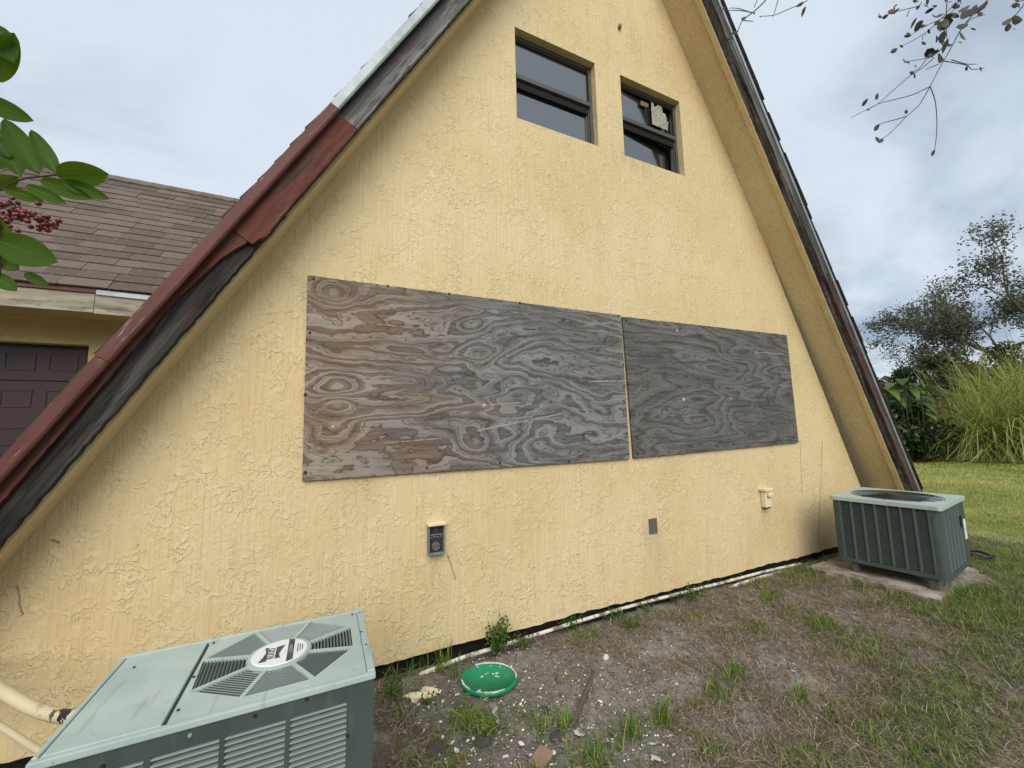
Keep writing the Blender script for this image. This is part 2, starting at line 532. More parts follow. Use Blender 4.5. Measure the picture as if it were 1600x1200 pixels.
AL, AR_ = math.radians(59.8), math.radians(61.0)
FL_Y, FR_Y, SOF = -0.225, -0.405, -0.30
SOFL = -0.165
# lower edge of each roof plane in the wall's (x, z)
pl = at_y(0, 848, FL_Y); PL = (float(pl[0]), float(pl[2]))
pr = at_y(1164, 306.7, 0.0); PR = (float(pr[0]), float(pr[2]))
tL = (math.cos(AL), math.sin(AL)); nL = (-tL[1], tL[0])
tR = (-math.cos(AR_), math.sin(AR_)); nR = (math.sin(AR_), math.cos(AR_))
KR = 0.30                                     # where the right soffit turns vertical at its foot


def xL(z): return PL[0]+(z-PL[1])*tL[0]/tL[1]
def xR(z): return PR[0]+(z-PR[1])*tR[0]/tR[1]


za = PL[1]; 
for _ in range(60):
    za += (xR(za)-xL(za))*0.4
APEX = (xL(za), za)

wx = [1.442, 2.252, 2.545, 3.317]; WZT, WZB = 3.576+Z0, 2.753+Z0
ZB = -1.097+Z0


def build_wall():
    v, f = [], []
    def quad(pts, y=0.0):
        b = len(v); v.extend([(a, y, c) for a, c in pts]); f.append(tuple(range(b, b+len(pts))))
    rb = random.Random(3); x0, x1 = xL(ZB)-.02, 6.12
    n = 150; xs = [x0+(x1-x0)*i/n for i in range(n+1)]; zs = [ZB+rb.uniform(-.006, .006)+.005*math.sin(i*.3) for i in range(n+1)]
    zm = ZB+.12
    for i in range(n):
        quad([(xs[i], zs[i]), (xs[i+1], zs[i+1]), (xs[i+1], zm), (xs[i], zm)])
        b = len(v); v.extend([(xs[i], 0, zs[i]), (xs[i+1], 0, zs[i+1]), (xs[i+1], .07, zs[i+1]), (xs[i], .07, zs[i])]); f.append((b, b+1, b+2, b+3)[::-1])
    kx = xR(KR+Z0*0+.40)
    quad([(x0, zm), (x1, zm), (xR(zm)+.03 if xR(zm) < x1 else x1, zm+.001), (xR(WZB)+.03, WZB), (xL(WZB)-.03, WZB), (xL(zm)-.03, zm+.001)])
    quad([(xL(WZB)-.03, WZB), (wx[0], WZB), (wx[0], WZT), (xL(WZT)-.03, WZT)])
    quad([(wx[1], WZB), (wx[2], WZB), (wx[2], WZT), (wx[1], WZT)])
    quad([(wx[3], WZB), (xR(WZB)+.03, WZB), (xR(WZT)+.03, WZT), (wx[3], WZT)])
    quad([(xL(WZT)-.03, WZT), (xR(WZT)+.03, WZT), (APEX[0], APEX[1]+.03)])
    for a, b2 in ((wx[0], wx[1]), (wx[2], wx[3])):                           # reveals
        for p, q in (((a, WZT), (b2, WZT)), ((b2, WZT), (b2, WZB)), ((b2, WZB), (a, WZB)), ((a, WZB), (a, WZT))):
            b = len(v); v.extend([(p[0], 0, p[1]), (q[0], 0, q[1]), (q[0], .11, q[1]), (p[0], .11, p[1])]); f.append((b, b+1, b+2, b+3))
    obj('gable_wall', v, f, m_stucco, house)
    # dark setback foundation under the stucco skirt
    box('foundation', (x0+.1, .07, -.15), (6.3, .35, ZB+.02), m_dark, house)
    # body of the house behind (floor to ridge), keeps the inside dark
    y0, y1 = .16, 8.6
    poly = [(xL(.0)+.12, .0), (xR(.0)-.12, .0), (APEX[0], APEX[1]-.2)]
    prism('rear_body', poly, y0, y1, m_black, house, axis='y')


build_wall()


def slab(side):
    P, t, n = (PL, tL, nL) if side == 'L' else (PR, tR, nR)
    yf = SOF if side == 'R' else SOFL
    s0 = (-0.02-P[1])/t[1]; s1 = (APEX[1]-P[1])/t[1]
    def pt(s, o, y): return (P[0]+t[0]*s+n[0]*o, y, P[1]+t[1]*s+n[1]*o)
    N = 40; v = []; f = []
    for i in range(N+1):
        s = s0+(s1-s0)*i/N; v += [pt(s, 0, yf), pt(s, 0, .14)]
        if i: b = 2*i-2; f.append((b, b+1, b+3, b+2) if side == 'R' else (b+2, b+3, b+1, b))
    so = obj('soffit', v, f, m_stucco, house)
    # plain stucco lip that closes the soffit to the rake boards
    yb = (FL_Y+.045) if side == 'L' else (FR_Y+.078)
    rr = random.Random(5 if side == 'L' else 6); v = []; f = []
    w = .012 if side == 'L' else .015
    for i in range(N*2+1):
        s = s0+(s1-s0)*i/(N*2); j = rr.uniform(-.003, .003)
        v += [pt(s, -w+j, yf+.015), pt(s, -w+j, yb-.002), pt(s, .05, yf+.015), pt(s, .05, yb-.002)]
        if i:
            b = 4*(i-1); f += [(b, b+1, b+5, b+4), (b+1, b+3, b+7, b+5), (b+2, b, b+4, b+6)]
    obj('soffit_lip', v, f, m_trim_yellow, house)
    # roof deck
    v = [pt(s, o, y) for s in (s0, s1) for o in (.004, .175 if side == 'L' else .112) for y in (yf+.01, 8.9)]
    f = [(0, 1, 3, 2), (4, 6, 7, 5), (0, 2, 6, 4), (1, 5, 7, 3), (2, 3, 7, 6), (0, 4, 5, 1)]
    obj('roof_deck', v, f, m_black, house)
    # shingle courses: one strip each, showing as the ragged edge over the drip metal
    A = AL if side == 'L' else math.pi-AR_
    ang = -A
    frame = Matrix.Translation((P[0], 0, P[1])) @ Matrix.Rotation(ang, 4, 'Y')
    if side == 'R': frame = frame @ Matrix.Diagonal((1, 1, -1, 1))
    pitch = .142; k = 0; s = s0
    L, th = .30, (.010 if side == 'L' else .005)
    yf2 = (FL_Y if side == 'L' else FR_Y)-.03
    vv = [(0, 0, 0), (L, 0, 0), (L, 1, 0), (0, 1, 0), (0, 0, th), (L, 0, th*.4), (L, 1, th*.4), (0, 1, th)]
    me = mesh('shingle_course', vv, [(0, 3, 2, 1), (4, 5, 6, 7), (0, 1, 5, 4), (1, 2, 6, 5), (2, 3, 7, 6), (3, 0, 4, 7)], m_shingle_dark)
    while s < s1-.1:
        yy = yf2+rr.uniform(-.012, .010)
        Mx = frame @ Matrix.Translation((s, yy, (.172 if side == 'L' else .122)+rr.uniform(0, .004))) @ Matrix.Rotation(.035 if side == 'L' else .012, 4, 'Y') @ Matrix.Diagonal((1, 9.1, 1+rr.random()*.8, 1))
        link('shingle_course', me, house, Mx); s += pitch
    return frame, s0, s1


FRL, sL0, sL1 = slab('L'); FRR, sR0, sR1 = slab('R')
ridge = tube('ridge_cap', [(APEX[0], -.36, APEX[1]+.28), (APEX[0], 8.9, APEX[1]+.28)], .06, m_shingle_dark, house, 8)


def rake_board(name, frame, s0, s1, o0, o1, y0, y1, mat, seed, rough=.003, ends=0.0, low=None):
    """board with local x along the slope; o = distance outwards from the soffit plane. low: function s -> extra lower edge"""
    r = random.Random(seed); n = max(4, int((s1-s0)/.03)); v = []; f = []
    for i in range(n+1):
        s = (s1-s0)*i/n; e = r.uniform(-rough, rough)*.6; e2 = r.uniform(-rough, rough)*.3
        lo = o0+e+(low(s+s0) if low else 0); hi = o1+e2
        v += [(s, y0, lo), (s, y0, hi), (s, y1, hi), (s, y1, lo)]
        if i:
            b = 4*(i-1); f += [(b+k, b+4+k, b+4+(k+1) % 4, b+(k+1) % 4) for k in range(4)]
    f += [(0, 1, 2, 3), (4*n+3, 4*n+2, 4*n+1, 4*n)]
    if ends:
        for q in range(4):
            for idx in (q, 4*n+q):
                v[idx] = (v[idx][0]+r.uniform(-ends, ends), v[idx][1], v[idx][2])
    o = obj(name, v, f, mat, house, frame @ Matrix.Translation((s0, 0, 0)))
    bm = bmesh.new(); bm.from_mesh(o.data); bmesh.ops.recalc_face_normals(bm, faces=bm.faces); bm.to_mesh(o.data); bm.free()
    return o


# left rake (s measured from the left picture edge, along the slope)
SB = 1.62                                     # where the wide red board has broken off
SJ = 2.57                                     # where the red board meets bare grey wood
tag(rake_board('backing_board', FRL, sL0, SB+.25, .0, .175, FL_Y, FL_Y+.04, m_wood_black, 11, .006), 'black rotten backing board, bare of paint')
tag(rake_board('rake_board', FRL, sL0, SB, .0, .172, FL_Y-.022, FL_Y-.001, m_wood_red, 12, .003,
               low=lambda s: float(np.interp(s, [-1, .1, .7, 1.13, 1.38, 1.50, 1.56, SB], [.078, .082, .092, .102, .086, .070, .052, .034]))), 'narrow split red board, lower half broken away')
def low_red(s):
    d = s-SB
    return float(np.interp(d, [0, .03, .06, .10, .2], [.020, .012, -.004, -.006, 0]))
tag(rake_board('rake_board', FRL, SB+.001, SJ, -.004, .173, FL_Y-.028, FL_Y-.002, m_wood_red, 13, .004, .012, low_red), 'wide peeling red board with a chewed lower end')
tag(rake_board('rake_board', FRL, SJ+.006, sL1-.15, .0, .172, FL_Y-.026, FL_Y-.001, m_wood_grey, 14, .003, .010), 'bare silver-grey board, never repainted')
tag(rake_board('rake_board_back', FRL, SB+.26, sL1-.15, .004, .175, FL_Y, FL_Y+.04, m_wood_black, 15), None)
def drip(name, frame, s0, s1, mat, y, o0=.112, o1=.168, seed=1):
    n = 3; v = []; f = []
    prof = [(y, o0), (y-.006, o0+.004), (y-.010, o0+.012), (y-.010, o1), (y+.25, o1+.001), (y+.25, o1-.002), (y-.007, o1-.004), (y-.007, o0+.012)]
    for s in (0, s1-s0):
        v += [(s, a, b) for a, b in prof]
    k = len(prof); f = [(i, (i+1) % k, k+(i+1) % k, k+i) for i in range(k)]+[tuple(range(k))[::-1], tuple(range(k, 2*k))]
    return obj(name, v, f, mat, house, frame @ Matrix.Translation((s0, 0, 0)))
yd = FL_Y-.055
tag(drip('drip_edge', FRL, sL0, .79, m_red_metal, yd), 'red painted metal drip edge, lowest length')
tag(drip('drip_edge', FRL, .793, SJ, m_red_metal, yd-.002, .111, .169), 'red painted metal drip edge above the lap joint')
tag(drip('drip_edge', FRL, SJ+.002, sL1-.2, m_galv, yd, .116, .172), 'unpainted galvanised drip edge')
# right rake: two layers of board, thin metal
def rs(px, py):                               # slope distance of a pixel on the right rake
    p = at_y(px, py, FR_Y); return (p[0]-PR[0])*tR[0]+(p[2]-PR[1])*tR[1]
sr_a = rs(1290, 430)
for a, b, m, lab in ((sR0, sr_a, m_wood_redgrey, 'lower right rake board with red paint flaking to grey'),
                     (sr_a+.004, rs(1150, 60), m_wood_greydark, 'grey weathered right rake board'), (rs(1150, 60)+.004, sR1-.15, m_wood_greydark, None)):
    tag(rake_board('rake_board', FRR, a, b, .008, .104, FR_Y, FR_Y+.035, m, int(abs(a)*100)+3, .005, .006), lab)
rake_board('rake_board_back', FRR, sR0, sR1-.15, .004, .108, FR_Y+.037, FR_Y+.075, m_wood_greydark, 31, .006)
drip('drip_edge', FRR, sR0, sR1-.2, m_galv, FR_Y-.004, .098, .120)

def window(x0, x1, label, notice):
    w = empty('window'); w.parent = house; tag(w, label)
    yb = .060; z0, z1 = WZB, WZT; zm = (z0+z1)/2+.01
    bm = bmesh.new(); e = .032
    add_box(bm, (x0+.002, yb, z0+.002), (x0+e, yb+.05, z1-.002)); add_box(bm, (x1-e, yb, z0+.002), (x1-.002, yb+.05, z1-.002))
    add_box(bm, (x0+e, yb+.001, z1-e), (x1-e, yb+.05, z1-.002)); add_box(bm, (x0+e, yb-.012, z0+.002), (x1-e, yb+.05, z0+e*.8))
    add_box(bm, (x1-e-.014, yb+.01, z0+e), (x1-e-.005, yb+.045, zm-.03)); 
    from_bm('frame', bm, m_bronze, w)
    bm = bmesh.new(); add_box(bm, (x0+e, yb-.010, zm-.004), (x1-e, yb+.018, zm+.034)); add_box(bm, (x0+e+.0, yb+.019, zm-.03), (x1-e, yb+.05, zm-.005))
    from_bm('meeting_rail', bm, m_bronze, w)
    lean = .046 if notice else 0.0           # right hand panes yawed only to bring the soffit's reflection onto them
    for a_, b_, c_, d_, y_ in ((x0+e, x1-e, zm+.034, z1-e, yb+.012), (x0+e, x1-e-.014, z0+e*.8, zm-.03, yb+.036)):
        obj('pane', [(a_, y_, c_), (b_, y_+lean, c_), (b_, y_+lean, d_), (a_, y_, d_), (a_, y_+.004, c_), (b_, y_+lean+.004, c_), (b_, y_+lean+.004, d_), (a_, y_+.004, d_)],
            [(0, 1, 2, 3), (5, 4, 7, 6), (4, 0, 3, 7), (1, 5, 6, 2), (3, 2, 6, 7), (4, 5, 1, 0)], m_glass, w)
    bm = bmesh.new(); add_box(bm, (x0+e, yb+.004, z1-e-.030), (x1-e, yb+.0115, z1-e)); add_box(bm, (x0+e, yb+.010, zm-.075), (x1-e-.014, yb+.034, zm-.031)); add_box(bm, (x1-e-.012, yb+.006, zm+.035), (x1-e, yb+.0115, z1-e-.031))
    from_bm('shade_strip', bm, m_black, w)  # shade in the frame's recesses, put in as black strips
    bm = bmesh.new()
    add_box(bm, (x0+e, yb+.022, z0+e*.8), (x0+e+.012, yb+.046, zm-.03)); add_box(bm, (x1-e-.03, yb+.022, z0+e*.8), (x1-e-.016, yb+.046, zm-.03))
    add_box(bm, (x0+e+.012, yb+.022, z0+e*.8), (x1-e-.03, yb+.046, z0+e*.8+.02))
    from_bm('lower_sash', bm, m_bronze, w)
    # bright scrape where the stucco meets the sill
    box('sill', (x0+.003, .01, z0-.001+.002), (x1-.003, yb-.013, z0+.006), m_trim_yellow, w)
    if notice:
        pts = [(1017, 159), (1021, 160), (1022, 167), (1026, 166), (1028, 162), (1034, 167), (1035, 176), (1039, 178), (1042, 187), (1041, 191), (1044, 190), (1043, 204), (1019, 194)]
        q = [xz(a, b, yb+.011) for a, b in pts]; prism('notice', q[::-1], yb+.0095, yb+.0115, m_paper, w, axis='y')
        q = [xz(a, b, yb+.011) for a, b in [(1001, 157), (1013, 162), (1013, 168), (1001, 164)]]; prism('sticker', q[::-1], yb+.0095, yb+.0115, m_paper_brown, w, axis='y')
    return w


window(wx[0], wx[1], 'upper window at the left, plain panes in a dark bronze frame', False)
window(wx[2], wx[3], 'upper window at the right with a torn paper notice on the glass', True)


# ------------------------------------------------------------------ PLYWOOD BOARDS
def ply_board(name, cs, label, mat, screws):
    q = [at_y(a, b, -.022) for a, b in cs]                      # tl tr br bl on the board's face
    o = empty(name, (float(q[3][0]), -.022, float(q[3][2]))); tag(o, label, 'plywood board', 'plywood boards screwed over the lower window')
    ox, oz = q[3][0], q[3][2]; P = [(float(a[0]-ox), float(a[2]-oz)) for a in q]
    r = random.Random(len(label)); nx, v, f = 90, [], []
    for i in range(nx+1):
        t = i/nx
        top = (P[0][0]+(P[1][0]-P[0][0])*t, P[0][1]+(P[1][1]-P[0][1])*t+r.uniform(-.0018, .0018))
        bot = (P[3][0]+(P[2][0]-P[3][0])*t, P[3][1]+(P[2][1]-P[3][1])*t+r.uniform(-.0018, .0018))
        v += [(bot[0], 0, bot[1]), (top[0], 0, top[1]), (top[0], .018, top[1]), (bot[0], .018, bot[1])]
        if i: b = 4*(i-1); f += [(b+k, b+4+k, b+4+(k+1) % 4, b+(k+1) % 4) for k in range(4)]
    f += [(0, 1, 2, 3), (4*nx+3, 4*nx+2, 4*nx+1, 4*nx)]
    s = obj('sheet', v, f, mat, o); bm = bmesh.new(); bm.from_mesh(s.data); bmesh.ops.recalc_face_normals(bm, faces=bm.faces); bm.to_mesh(s.data); bm.free()
    bm = bmesh.new(); bmesh.ops.create_cone(bm, cap_ends=True, segments=8, radius1=.009, radius2=.007, depth=.005)
    bmesh.ops.rotate(bm, verts=bm.verts, matrix=Matrix.Rotation(math.pi/2, 3, 'X')); me = bpy.data.meshes.new('screw'); bm.to_mesh(me); bm.free(); me.materials.append(m_screw)
    for a, b in screws:
        c = at_y(a, b, -.022); link('screw', me, o, Matrix.Translation((float(c[0]-ox), -.002, float(c[2]-oz))))
    return o


C1 = [(480.7, 430), (970, 492.5), (984.3, 717), (472, 751.5)]
C2 = [(972.8, 494.7), (1229.3, 523.3), (1248, 691.3), (990.6, 716)]
o1 = at_y(*C1[3], -.022); o2 = at_y(*C2[3], -.022)
def loc(o, px, py): p = at_y(px, py, -.022); return (float(p[0]-o[0]), float(p[2]-o[2]))
K1 = [(loc(o1, 521, 458), 1.5, .14, .12), (loc(o1, 525, 603), 1.3, .12, .08), (loc(o1, 527, 632), -1.2, .10, .07), (loc(o1, 520, 666), 1.9, .16, .10),
      (loc(o1, 740, 509), 1.0, .12, .07), (loc(o1, 746, 555), -1.0, .12, .09), (loc(o1, 748, 600), .9, .14, .06), (loc(o1, 756, 633), 1.0, .14, .06), (loc(o1, 744, 690), 1.3, .13, .08)]
K2 = [(loc(o2, 1150, 553), 1.5, .26, .075), (loc(o2, 1162, 652), 1.4, .24, .075), (loc(o2, 1093, 657), -1.0, .20, .06), (loc(o2, 1236, 670), 1.2, .07, .07), (loc(o2, 1133, 608), .8, .12, .04), (loc(o2, 1075, 560), .8, .3, .06)]
L1 = [(loc(o1, 745, 673), loc(o1, 878, 646), .005), (loc(o1, 757, 633), loc(o1, 812, 629), .004), (loc(o1, 920, 596), loc(o1, 978, 595), .005), (loc(o1, 480, 492), loc(o1, 502, 495), .004), (loc(o1, 690, 685), loc(o1, 600, 692), .003)]
L2 = [(loc(o2, 1180, 550), loc(o2, 1225, 553), .003)]
m_ply1 = material('weathered_plywood_large', ply_fn(K1, .75, L1, [(loc(o1, 756, 633), .016), (loc(o1, 520, 666), .012)], 3.1, fx=.7, fz=2.8, amp=5.2, jag=.75, bk=6.4))
m_ply2 = material('weathered_plywood_small', ply_fn(K2, -1.2, L2, [(loc(o2, 1068.5, 624), .022), (loc(o2, 1142, 623), .014), (loc(o2, 1058, 516), .016)], 8.3, .50, 2.3, 5.4, .34, 5.2, .55, .80))
ply_board('plywood_board', C1, 'large plywood board at the left, brown-tinged end with ringed knots', m_ply1,
          [(490, 436), (606, 447), (702, 459), (812, 473), (966, 494), (484, 520), (477, 617), (477, 738), (667, 731), (781, 723), (889, 721), (981, 709), (974, 570), (975, 627)])
ply_board('plywood_board', C2, 'small darker grey plywood board at the right with oval grain', m_ply2,
          [(978, 501), (1100, 512), (1224, 529), (1240, 684), (1146, 694), (1120, 697), (996, 709), (981, 600)])

# ------------------------------------------------------------------ WALL FIXTURES
m_fix = material('yellow_painted_plastic', lambda h: dict(color=h.mix(h.noise(h.coord(), 30, 3), (.70, .60, .36), (.78, .70, .48)), rough=.5))
m_fixgrey = material('grey_plastic', (.20, .205, .20), rough=.5)
m_fixdark = material('dark_socket_plastic', lambda h: dict(color=h.mix(h.noise(h.coord(), 60, 3), (.02, .02, .022), (.05, .05, .052)), rough=.4))


def outlet():
    c = at_y(681, 843, -.02); o = empty('outlet_box', (float(c[0]), 0, float(c[2]))); tag(o, 'open weatherproof electrical outlet box with a dark socket inside', 'outlet box')
    w, h = .052, .088
    bm = bmesh.new()
    add_box(bm, (-w, -.045, -h), (-w+.007, -.001, h), .002); add_box(bm, (w-.007, -.045, -h), (w, -.001, h), .002)
    add_box(bm, (-w+.007, -.045, -h), (w-.007, -.001, -h+.010), .002); add_box(bm, (-.02, -.050, -h+.001), (.022, -.0455, -h+.015), .002)
    from_bm('housing', bm, m_fixgrey, o)
    box('back_plate', (-w+.007, -.016, -h+.010), (w-.007, -.002, h), m_fixdark, o)
    box('cover', (-w-.006, -.058, h+.0005), (w+.008, -.001, h+.022), m_fix, o, bevel=.004)
    box('crossbar', (-w+.012, -.024, .028), (w-.008, -.0165, .033), m_fixgrey, o)
    bm = bmesh.new(); bmesh.ops.create_cone(bm, cap_ends=True, segments=20, radius1=.028, radius2=.024, depth=.014)
    bmesh.ops.rotate(bm, verts=bm.verts, matrix=Matrix.Rotation(math.pi/2, 3, 'X')); bmesh.ops.translate(bm, verts=bm.verts, vec=(0, -.0235, -.042))
    s = from_bm('socket', bm, material('socket_face', (.14, .12, .12), rough=.4), o)
    for k in (-1, 1): box('slot', (k*.009-.002, -.033, -.045), (k*.009+.002, -.0308, -.033), m_black, s)
    box('screw', (-.004, -.020, .058), (.004, -.0165, .066), m_fixgrey, o)
    for k in range(4): box('wire', (-.035+k*.02, -.023, .012+.003*(k % 2)), (-.022+k*.02, -.0165, .018+.003*(k % 2)), m_fixgrey, o)
outlet()
c = at_y(1020.5, 822, -.004)
o = box('cover_plate', (-.045, -.006, -.062), (.045, 0, .062), material('taupe_plate', (.115, .11, .095), rough=.5), bevel=.002); o.location = (float(c[0]), -.001, float(c[2]))
tag(o, 'small flat grey-brown blank cover plate on the yellow wall', 'cover plate')
c = at_y(1197, 776, -.03); o = empty('junction_box', (float(c[0]), 0, float(c[2]))); tag(o, 'yellow painted conduit junction box mounted on the wall', 'junction box')
box('body', (-.045, -.055, -.10), (.045, -.001, .055), m_fix, o, bevel=.006)
box('cap', (-.062, -.075, .056), (.055, -.001, .085), m_fix, o, bevel=.005)
box('knob', (-.03, -.085, .005), (.038, -.0555, .045), m_fix, o, bevel=.009, seg=2)
box('opening', (-.030, -.046, -.112), (.030, -.008, -.1005), m_fixdark, o)
c = at_y(968, 42, -.01); bm = bmesh.new(); bmesh.ops.create_icosphere(bm, subdivisions=2, radius=.022)
for q in bm.verts: q.co.x *= .7; q.co.z *= 1.3; q.co += Vector((random.Random(int(q.index)).uniform(-.003, .003), 0, 0))
o = from_bm('wasp_nest', bm, material('mud', (.22, .15, .07), rough=.9), smooth=True); o.location = (float(c[0]), -.012, float(c[2])); tag(o, 'tiny brown mud dauber nest above the windows', 'nest')


# ------------------------------------------------------------------ AIR CONDITIONERS
def f_lid(h):
    p = h.coord(); n = h.noise(p, 5, 4, .6); s = h.noise(p, 70, 2)
    c = h.mix(n.step(.3, .7), (.350, .440, .400), (.430, .515, .470)); c = h.mix(s.step(.70, .76)*.6, c, (.20, .22, .20))
    c = h.mix(h.noise(p, (3, 14, 3), 4).step(.55, .75)*.30, c, (.52, .57, .54)); c = h.mix(h.noise(p, 4.5, 5, .65).step(.54, .72)*.28, c, (.24, .27, .24)); c = h.mix(h.noise(p, (40, 6, 6), 3).step(.64, .70)*.3, c, (.22, .24, .21))
    return dict(color=c, rough=.42, spec=.45)


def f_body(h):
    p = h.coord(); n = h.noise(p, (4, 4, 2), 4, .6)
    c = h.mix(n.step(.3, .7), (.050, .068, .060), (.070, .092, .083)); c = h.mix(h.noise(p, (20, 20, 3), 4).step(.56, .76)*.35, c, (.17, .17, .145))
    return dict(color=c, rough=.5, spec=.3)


m_lid = material('sage_paint_lit_top', f_lid)  # tops lightened against the sides: the fall of light is in the colour
m_body = material('green_grey_enamel_shaded', f_body)  # sides darkened, their shade put into the colour
m_rib = material('rib_enamel', lambda h: dict(color=h.mix(h.noise(h.coord(), 12, 3), (.064, .084, .076), (.084, .106, .096)), rough=.45))
m_slat = material('grey_louvre_enamel', lambda h: dict(color=h.mix(h.noise(h.coord(), 12, 3), (.20, .235, .215), (.27, .31, .28)), rough=.42))
m_coil = material('dark_condenser_coil', lambda h: dict(color=h.mix(h.noise(h.coord(), (300, 300, 10), 2).step(.4, .6), (.012, .013, .013), (.04, .042, .042)), rough=.6))
m_badge = material('white_badge', lambda h: dict(color=h.mix(h.noise(h.coord(), 90, 4, .7).step(.60, .72), (.78, .78, .76), (.42, .43, .43)), rough=.35))
m_ink = material('badge_ink', lambda h: dict(color=h.mix(h.noise(h.coord(), 70, 4, .7).step(.45, .7), (.035, .037, .04), (.16, .16, .17)), rough=.4))


def unit_one():
    X0, X1, Y0, Y1 = -.455, .270, -1.272, -.805; ZT = -.45+Z0; CX, CY = (X0+X1)/2, (Y0+Y1)/2
    o = empty('air_conditioner', (CX, CY, .07)); tag(o, 'near air conditioner cut by the bottom edge, octagonal louvred fan top with white badge', 'air conditioner', 'air conditioners standing beside the house')
    x0, x1, y0, y1, zt = X0-CX, X1-CX, Y0-CY, Y1-CY, ZT-.07
    I = lambda x, y: (x-CX, y-CY)
    # shell: four sides; front pierced by four louvred openings
    cols = [(.054, .196), (-.094, .042), (-.242, -.106), (-.392, -.256)]
    cols = [(a-CX, b-CX) for a, b in cols]; lz1 = -.508+Z0-.07; pitch = .0146; nr = 36; lz0 = lz1-nr*pitch
    bm = bmesh.new()
    add_box(bm, (x0, y0+.02, .0), (x0+.012, y1, zt-.012), .002); add_box(bm, (x1-.012, y0+.02, 0), (x1, y1, zt-.012), .002)
    add_box(bm, (x0+.012, y1-.012, 0), (x1-.012, y1, zt-.012))
    from_bm('cabinet', bm, m_body, o)
    bm = bmesh.new(); add_box(bm, (x0, y0, lz1), (x1, y0+.0195, zt-.012), .0); add_box(bm, (x0, y0, .0), (x1, y0+.0195, lz0))
    xs = [x0]+[q for c in reversed(cols) for q in c]+[x1]
    for i in range(0, len(xs), 2): add_box(bm, (xs[i], y0, lz0), (xs[i+1], y0+.0195, lz1))
    fp = from_bm('front_panel', bm, m_body, o)
    box('inner_coil', (x0+.03, y0+.05, .03), (x1-.03, y1-.03, zt-.12), m_coil, o)
    # louvre slat: a small folded hood
    me_s = {}
    for ci, (a, b) in enumerate(cols):
        w = b-a; prof = [(.013, .0022), (.0, .0004), (-.0030, -.0014), (-.0027, -.0026), (.001, -.0008), (.013, .0010)]
        v = [(xx, p, q) for xx in (0, w) for p, q in prof]; k = len(prof)
        f = [(i, (i+1) % k, k+(i+1) % k, k+i) for i in range(k)]+[tuple(range(k))[::-1], tuple(range(k, 2*k))]
        me = mesh('louvre', v, f, m_slat)
        for r in range(nr):
            link('louvre', me, fp, Matrix.Translation((a, y0, lz1-.006-r*pitch)))
    for sx, sz in ((.092, -.473), (-.030, -.478), (-.168, -.482), (-.33, -.497), (.2, -.60)):
        bm = bmesh.new(); bmesh.ops.create_cone(bm, cap_ends=True, segments=10, radius1=.0052, radius2=.004, depth=.004)
        bmesh.ops.rotate(bm, verts=bm.verts, matrix=Matrix.Rotation(math.pi/2, 3, 'X')); from_bm('screw', bm, m_screw if sx != -.168 else m_galv, o, Matrix.Translation((sx-CX, y0-.002, sz+Z0-.07)))
    # lid rim
    bm = bmesh.new(); r = .014
    add_box(bm, (x0-.004, y0-.005, zt-.015), (x1+.004, y0+r-.002, zt+.002), .003, 2); add_box(bm, (x0-.004, y1-r+.004, zt-.022), (x1+.004, y1+.004, zt+.004), .003, 2)
    add_box(bm, (x0-.004, y0+r-.002, zt-.022), (x0+r-.006, y1-r+.004, zt+.003), .002); add_box(bm, (x1-r-.004, y0+r-.002, zt-.022), (x1+.004, y1-r+.004, zt+.003), .002)
    from_bm('lid_rim', bm, m_lid, o)
    seam = -.225-CX
    box('access_panel', (x0+.010, y0+.0145, zt-.016), (seam-.006, y1-.0125, zt+.001), m_lid, o, bevel=.002)
    box('seam_channel', (seam-.006, y0+.014, zt-.020), (seam+.004, y1-.012, zt-.010), m_body, o)
    # fan panel with an octagonal opening: plate pieces between octagon and rectangle
    cx, cy = I(.004, -1.020); a, c = .218, .086; b, d = .092, .203
    oc = [(-a, c*.85), (-b, d), (b*.88, d), (a, c*1.05), (a, -c*.8), (b*1.1, -d*.98), (-b*.8, -d), (-a*.95, -c*1.25)]
    oc = [(cx+p, cy+q) for p, q in oc]
    rx0, rx1, ry0, ry1 = seam+.005, x1-.020, y0+.0145, y1-.0125
    rect = [(rx0, oc[0][1]), (rx0, ry1), (rx1, ry1), (rx1, oc[3][1]), (rx1, oc[4][1]), (rx1, ry0), (rx0, ry0), (rx0, oc[7][1])]
    top, bot = zt+.001, zt-.008; v, f = [], []
    def poly(P):
        bb = len(v); n = len(P)
        v.extend([(p[0], p[1], top) for p in P]+[(p[0], p[1], bot) for p in P]); f.append(tuple(range(bb, bb+n)))
        f.extend([(bb+i, bb+n+i, bb+n+(i+1) % n, bb+(i+1) % n) for i in range(n)])
    T1, T2 = (oc[1][0], ry1), (oc[2][0], ry1); B1, B2 = (oc[5][0], ry0), (oc[6][0], ry0)
    poly([rect[7], oc[7], oc[0], rect[0]]); poly([rect[0], oc[0], oc[1], T1, rect[1]]); poly([oc[1], oc[2], T2, T1]); poly([oc[2], oc[3], rect[3], rect[2], T2])
    poly([oc[3], oc[4], rect[4], rect[3]]); poly([oc[4], oc[5], B1, rect[5], rect[4]]); poly([oc[6], B2, B1, oc[5]]); poly([oc[7], rect[7], rect[6], B2, oc[6]])
    fan = obj('fan_panel', v, f, m_lid, o); bm = bmesh.new(); bm.from_mesh(fan.data); bmesh.ops.recalc_face_normals(bm, faces=bm.faces); bm.to_mesh(fan.data); bm.free()
    # spokes + hub ring
    bm = bmesh.new(); R0 = .088
